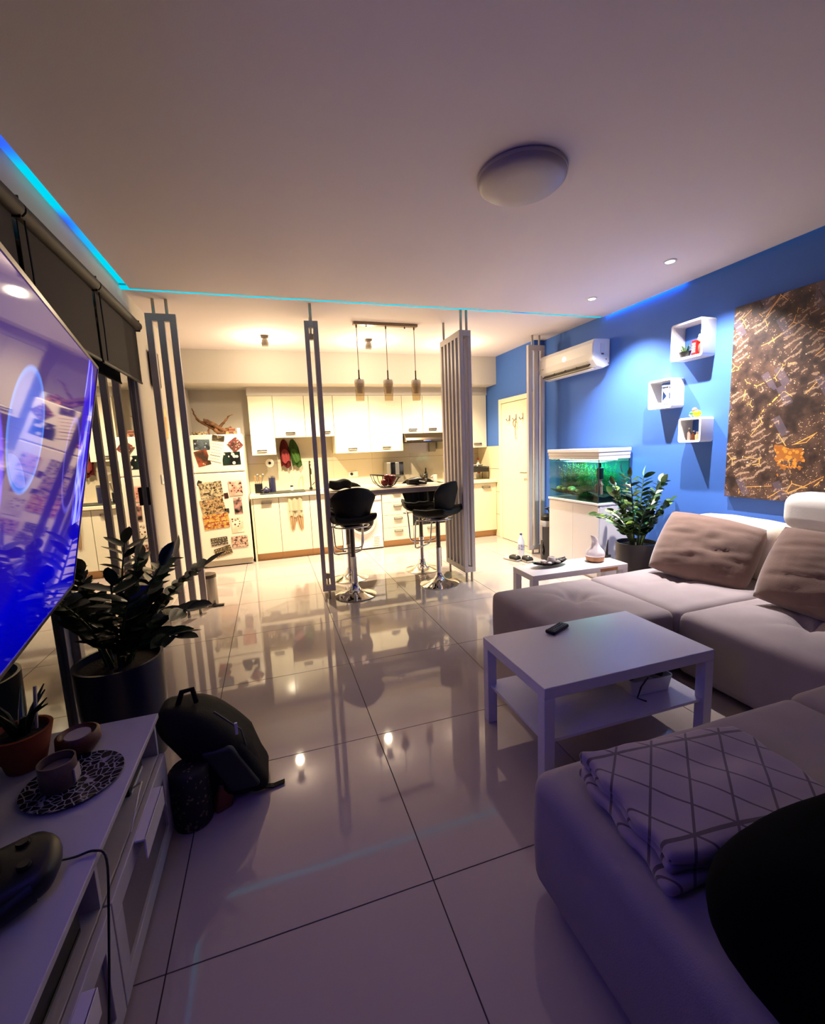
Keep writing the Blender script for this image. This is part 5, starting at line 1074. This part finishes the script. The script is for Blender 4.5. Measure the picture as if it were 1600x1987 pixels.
dn = s.n('TexNoise', i_Scale=2.0, i_Detail=2.0); s.l(md.outputs[0], dn.inputs['Vector'])
mx_ = s.n('Mix', data_type='RGBA', i_0=0.35); s.l(md.outputs[0], mx_.inputs[6]); s.l(dn.outputs['Color'], mx_.inputs[7])
vr = s.n('TexVoronoi', feature='DISTANCE_TO_EDGE', i_Scale=1.3); s.l(mx_.outputs[2], vr.inputs['Vector'])
br = s.ramp(vr.outputs['Distance'], [(0.0, (1, 1, 1)), (0.06, (0.35, 0.35, 0.35)), (0.13, (0, 0, 0))])
win = s.math('MULTIPLY', s.math('MULTIPLY', s.math('GREATER_THAN', X_, 0.52), s.math('LESS_THAN', X_, 0.71)), s.math('MULTIPLY', s.math('GREATER_THAN', Y_, -0.16), s.math('LESS_THAN', Y_, s.math('SUBTRACT', 0.76, s.math('MULTIPLY', X_, 0.6)))))
c_ = s.mix(s.math('MULTIPLY', win, 0.6), c_, (0.03, 0.0, 0.9)); c_ = s.mix(s.math('MULTIPLY', win, s.xyz(br)[0]), c_, (0.45, 0.5, 1.8))
# jagged dark skyline at the bottom
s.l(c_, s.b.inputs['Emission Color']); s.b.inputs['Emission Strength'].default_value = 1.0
s.b.inputs['Base Color'].default_value = (0.005, 0.005, 0.008, 1); s.b.inputs['Specular IOR Level'].default_value = 0.3; s.b.inputs['IOR'].default_value = 1.25
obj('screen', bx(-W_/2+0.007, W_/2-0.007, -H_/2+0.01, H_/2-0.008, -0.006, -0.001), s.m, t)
t = thing('television_stand', 'black floor column holding the television behind the white unit', 'stand', (-0.92, 1.3, 0))
obj('floor_plate', bx(-0.035, 0.04, -0.3, 0.3, 0, 0.012), BLACK, t, bev=0.003); obj('column', bx(-0.025, 0.015, -0.03, 0.03, 0.012, 1.5), BLACK, t, bev=0.003)
obj('arm', B().tube([(0.0, 0, 1.36), (0.14, 0.0, 1.37), (0.24, 0.0, 1.36)], 0.022, 10), BLACK, t, smooth=40)

# ------------------------------------------------------------------ white media unit and what stands on it
t = thing('media_unit', 'white television unit with open shelf and frosted glass drawers', 'tv unit', (-0.675, 1.15, 0))
TU = mat('media_white', (196, 190, 196), 0.4); hy = 0.60
obj('top_board', bx(-0.205, 0.205, -hy, hy, 0.472, 0.49), TU, t, bev=0.002)
for y in (-hy, -0.008, hy-0.016):
    obj('side_panel' if abs(y) > 0.1 else 'middle_panel', bx(-0.20, 0.19, y, y+0.016, 0.0 if abs(y) > 0.1 else 0.335, 0.471), TU, t, bev=0.001)
obj('shelf_board', bx(-0.20, 0.19, -hy+0.017, hy-0.017, 0.318, 0.334), TU, t, bev=0.001)
obj('back_panel', bx(-0.204, -0.201, -hy, hy, 0.03, 0.47), TU, t)
FG = mat('frosted_drawer_glass', (120, 108, 112), 0.35)
for (y0, y1) in ((-hy+0.003, -0.003), (0.003, hy-0.003)):
    f = obj('drawer', bx(0.192, 0.21, y0, y1, 0.265, 0.33).box(0.192, 0.21, y0, y1, 0.02, 0.075).box(0.192, 0.21, y0, y0+0.06, 0.075, 0.265).box(0.192, 0.21, y1-0.06, y1, 0.075, 0.265), TU, t, bev=0.002)
    obj('glass_panel', bx(0.196, 0.2, y0+0.06, y1-0.06, 0.075, 0.265), FG, f); m0 = (y0+y1)/2
    obj('handle', bx(0.21, 0.24, m0-0.11, m0+0.11, 0.322, 0.328).box(0.236, 0.241, m0-0.11, m0+0.11, 0.262, 0.328), mat('handle_pale', (236, 230, 236), 0.25), f, bev=0.001)
# items in the open shelf
for i, (y, l_, d_, h_, lab) in enumerate(((1.60, 0.15, 0.24, 0.06, 'black set top box with a white edge at the far end of the open shelf'), (1.38, 0.2, 0.2, 0.09, 'black console lying in the middle of the open shelf'), (0.92, 0.36, 0.26, 0.11, 'large black amplifier in the near half of the open shelf'))):
    o = thing('media_box', lab, 'electronic box', (-0.64, y, 0.335)); obj('case', bx(-d_/2, d_/2, -l_/2, l_/2, 0.004, h_), BLACK, o, bev=0.004); obj('front_strip', bx(d_/2, d_/2+0.003, -l_/2+0.01, l_/2-0.01, 0.006, 0.014), WHITEG if i == 0 else BLACKG, o)
o = obj('white_cable', B().tube([(-0.52, 1.56, 0.345), (-0.475, 1.5, 0.40), (-0.47, 1.44, 0.40), (-0.475, 1.36, 0.345)], 0.003, 6), WHITEG, smooth=50); tag(o, 'thin white cable looping over the open shelf', 'cable')
t = thing('patterned_plate', 'round glass plate with etched branches on the media unit', 'plate', (-0.625, 1.44, 0.4915))
PLM = NT('etched_plate', 0.15); v = PLM.n('TexVoronoi', feature='DISTANCE_TO_EDGE', i_Scale=48.0); PLM.l(PLM.obj, v.inputs['Vector'])
PLM.l(PLM.mix(PLM.ramp(v.outputs['Distance'], [(0.0, (1, 1, 1)), (0.05, (0.6, 0.6, 0.6)), (0.08, (0, 0, 0))]), lin((40, 34, 36)), lin((186, 178, 186))), PLM.b.inputs['Base Color'])
obj('plate_disc', B().lathe([(0.09, 0.0), (0.125, 0.006), (0.126, 0.009), (0.09, 0.004), (0.001, 0.003)], n=40, cap1=False), PLM.m, t, smooth=50)
t = thing('candle_jar', 'pale brown candle jar standing on the round plate', 'candle', (-0.655, 1.43, 0.497))
obj('jar', B().lathe([(0.042, 0), (0.046, 0.01), (0.046, 0.08), (0.042, 0.08), (0.04, 0.06)], n=24, cap1=False), mat('jar_beige', (128, 106, 92), 0.4, col2=(90, 72, 62), vscale=12), t, smooth=40); obj('wax', B().lathe([(0.041, 0.055), (0.001, 0.056)], n=20, cap0=False), mat('wax_beige', (150, 130, 112), 0.6), t); obj('label_sticker', bx(0.043, 0.047, -0.018, 0.018, 0.01, 0.05), mat('label_pale', (196, 184, 176), 0.6), t)
t = thing('wooden_tealight_bowl', 'turned brown wooden bowl with a pale tealight', 'candle holder', (-0.665, 1.60, 0.4915))
obj('bowl', B().lathe([(0.04, 0), (0.062, 0.03), (0.06, 0.062), (0.052, 0.066), (0.044, 0.05), (0.02, 0.048)], n=28), WOODD, t, smooth=60); obj('tealight', B().lathe([(0.036, 0.049), (0.036, 0.060), (0.001, 0.059)], n=20, cap0=False), mat('tealight_white', (190, 176, 170), 0.6), t, smooth=30)
t = thing('terracotta_planter', 'terracotta pot with a small green plant at the left edge', 'plant', (-0.80, 1.58, 0.4915))
obj('pot', B().lathe([(0.05, 0), (0.075, 0.10), (0.08, 0.12), (0.07, 0.12), (0.066, 0.1)], n=24, cap1=False), mat('terracotta', (150, 70, 36), 0.7, var=0.2), t, smooth=40); obj('soil', B().lathe([(0.069, 0.105), (0.001, 0.108)], n=20, cap0=False), SOIL, t)
for i in range(12):
    a = i*0.9; obj('leaf', B().tube([(0.01*cos(a), 0.01*sin(a), 0.1), (0.04*cos(a), 0.04*sin(a), 0.17), (0.08*cos(a), 0.08*sin(a), 0.19+0.02*(i % 3))], 0.012, 6, r1=0.002), DGREEN, t, smooth=50)
obj('plant_stake', B().tube([(0.03, 0.02, 0.1), (0.04, 0.03, 0.24)], 0.005, 6), mat('stake_white', (200, 196, 190), 0.6), t)
t = thing('game_controller', 'black game controller lying on the media unit with its cable', 'controller', (-0.585, 1.10, 0.4915), 25)
t.scale = (1.2, 1.2, 1.2)
obj('body', B().rbox((0, 0, 0.03), (0.10, 0.15, 0.045), 0.02, 6, lambda x, y, z, p: Vector((p.x-0.03*abs(y)**2, p.y, p.z+0.01*(1-y*y)))), BLACK, t, smooth=60)
for s_ in (-1, 1):
    obj('grip', B().tube([(0, 0.06*s_, 0.03), (-0.06, 0.075*s_, 0.022), (-0.09, 0.072*s_, 0.02)], 0.022, 10, r1=0.014), BLACK, t, smooth=60); obj('thumb_stick', B().lathe([(0.006, 0.05), (0.006, 0.062), (0.011, 0.063), (0.01, 0.068)], (-0.005, 0.032*s_, 0), 12), BLACK, t, smooth=40)
o = obj('controller_cable', B().tube(curve([(-0.55, 1.11, 0.52), (-0.515, 1.135, 0.497), (-0.478, 1.14, 0.496), (-0.448, 1.12, 0.48), (-0.44, 1.06, 0.36), (-0.435, 0.98, 0.2), (-0.425, 0.9, 0.12), (-0.42, 0.84, 0.16), (-0.425, 0.80, 0.24), (-0.428, 0.74, 0.2)]), 0.0028, 8), BLACK, smooth=60); tag(o, 'black cable hanging over the front of the media unit', 'cable')
o = obj('red_box', B().rbox((0, 0, 0.02), (0.08, 0.1, 0.04), 0.012, 4), mat('dark_red', (120, 20, 18), 0.5), smooth=50, loc=(-0.64, 0.88, 0.4915)); tag(o, 'small dark red case at the near end of the media unit', 'case')

# ------------------------------------------------------------------ backpack and scratching roll on the floor
BP = mat('backpack_nylon', (9, 9, 11), 0.75, spec=0.25, bump=0.2, bscale=150); BP2 = mat('backpack_panel', (24, 30, 30), 0.5)
t = thing('backpack', 'black backpack slumped on the floor against the navy plant pot', 'backpack', (-0.30, 1.93, 0), 0)
def bpf(x, y, z, p):
    k = 1-0.25*max(0, z)**2; return Vector((p.x*k-0.10*max(0, z)*0.9-0.06*z, p.y*k, p.z+0.01*noise.noise(p*9)))
obj('main_bag', B().rbox((0, 0, 0.215), (0.26, 0.30, 0.42), 0.09, 10, bpf), BP, t, smooth=70)
obj('front_pocket', B().rbox((0.10, -0.02, 0.14), (0.10, 0.24, 0.24), 0.045, 8, lambda x, y, z, p: Vector((p.x-0.05*z, p.y, p.z))), BP, t, smooth=70)
obj('mesh_panel', B().rbox((0.05, -0.135, 0.17), (0.12, 0.04, 0.2), 0.018, 5, lambda x, y, z, p: Vector((p.x-0.05*z, p.y, p.z))), BP2, t, smooth=70)
obj('top_handle', B().tube([(-0.14, -0.02, 0.42), (-0.12, -0.02, 0.475), (-0.08, -0.02, 0.48), (-0.07, -0.02, 0.42)], 0.011, 8), BP, t, smooth=50)
obj('zip_line', B().tube([(0.105, -0.12, 0.03), (0.125, -0.1, 0.15), (0.095, -0.09, 0.3), (0.0, -0.08, 0.395)], 0.004, 6), mat('zip_grey', (60, 60, 64), 0.4), t)
obj('zip_pull', bx(0.075, 0.085, -0.105, -0.098, 0.29, 0.34), WHITEG, t)
obj('buckle', B().sphere((0.145, -0.05, 0.09), 0.016, 7), BLACK, t, smooth=50)
b = B(); rows = []
for (x, y, z, w_) in ((0.135, -0.05, 0.085, 0.010), (0.15, -0.07, 0.05, 0.011), (0.165, -0.085, 0.012, 0.012), (0.20, -0.085, 0.006, 0.012), (0.245, -0.075, 0.006, 0.012)):
    rows.append(b.ring([(x, y-w_, z), (x, y+w_, z), (x+0.004, y+w_, z+0.004), (x+0.004, y-w_, z+0.004)]))
for a, c in zip(rows, rows[1:]): b.bridge(a, c)
b.bm.faces.new(rows[0][::-1]); b.bm.faces.new(rows[-1])
obj('strap_end', b, BP, t)
t = thing('speckled_cylinder', 'black speckled cylindrical stool between media unit and backpack', 'stool', (-0.40, 1.775, 0))
s = NT('speckled_black', 0.6); v = s.n('TexVoronoi', i_Scale=120.0); s.l(s.obj, v.inputs['Vector'])
s.l(s.mix(s.math('GREATER_THAN', s.xyz(v.outputs['Color'])[0], 0.93), lin((16, 15, 14)), lin((110, 96, 70))), s.b.inputs['Base Color'])
obj('drum', B().lathe([(0.068, 0), (0.072, 0.01), (0.072, 0.22), (0.06, 0.235), (0.001, 0.237)], n=32, cap1=False), s.m, t, smooth=50)
o = obj('wooden_block', B().rbox((0, 0, 0.06), (0.07, 0.06, 0.12), 0.012, 4, lambda x, y, z, p: p+Vector((0.01*z, 0, 0))), WOODD, smooth=50, loc=(-0.29, 1.81, 0)); o.rotation_euler = (0, 0, rad(25)); tag(o, 'brown wooden block on the floor between stool and backpack', 'block')
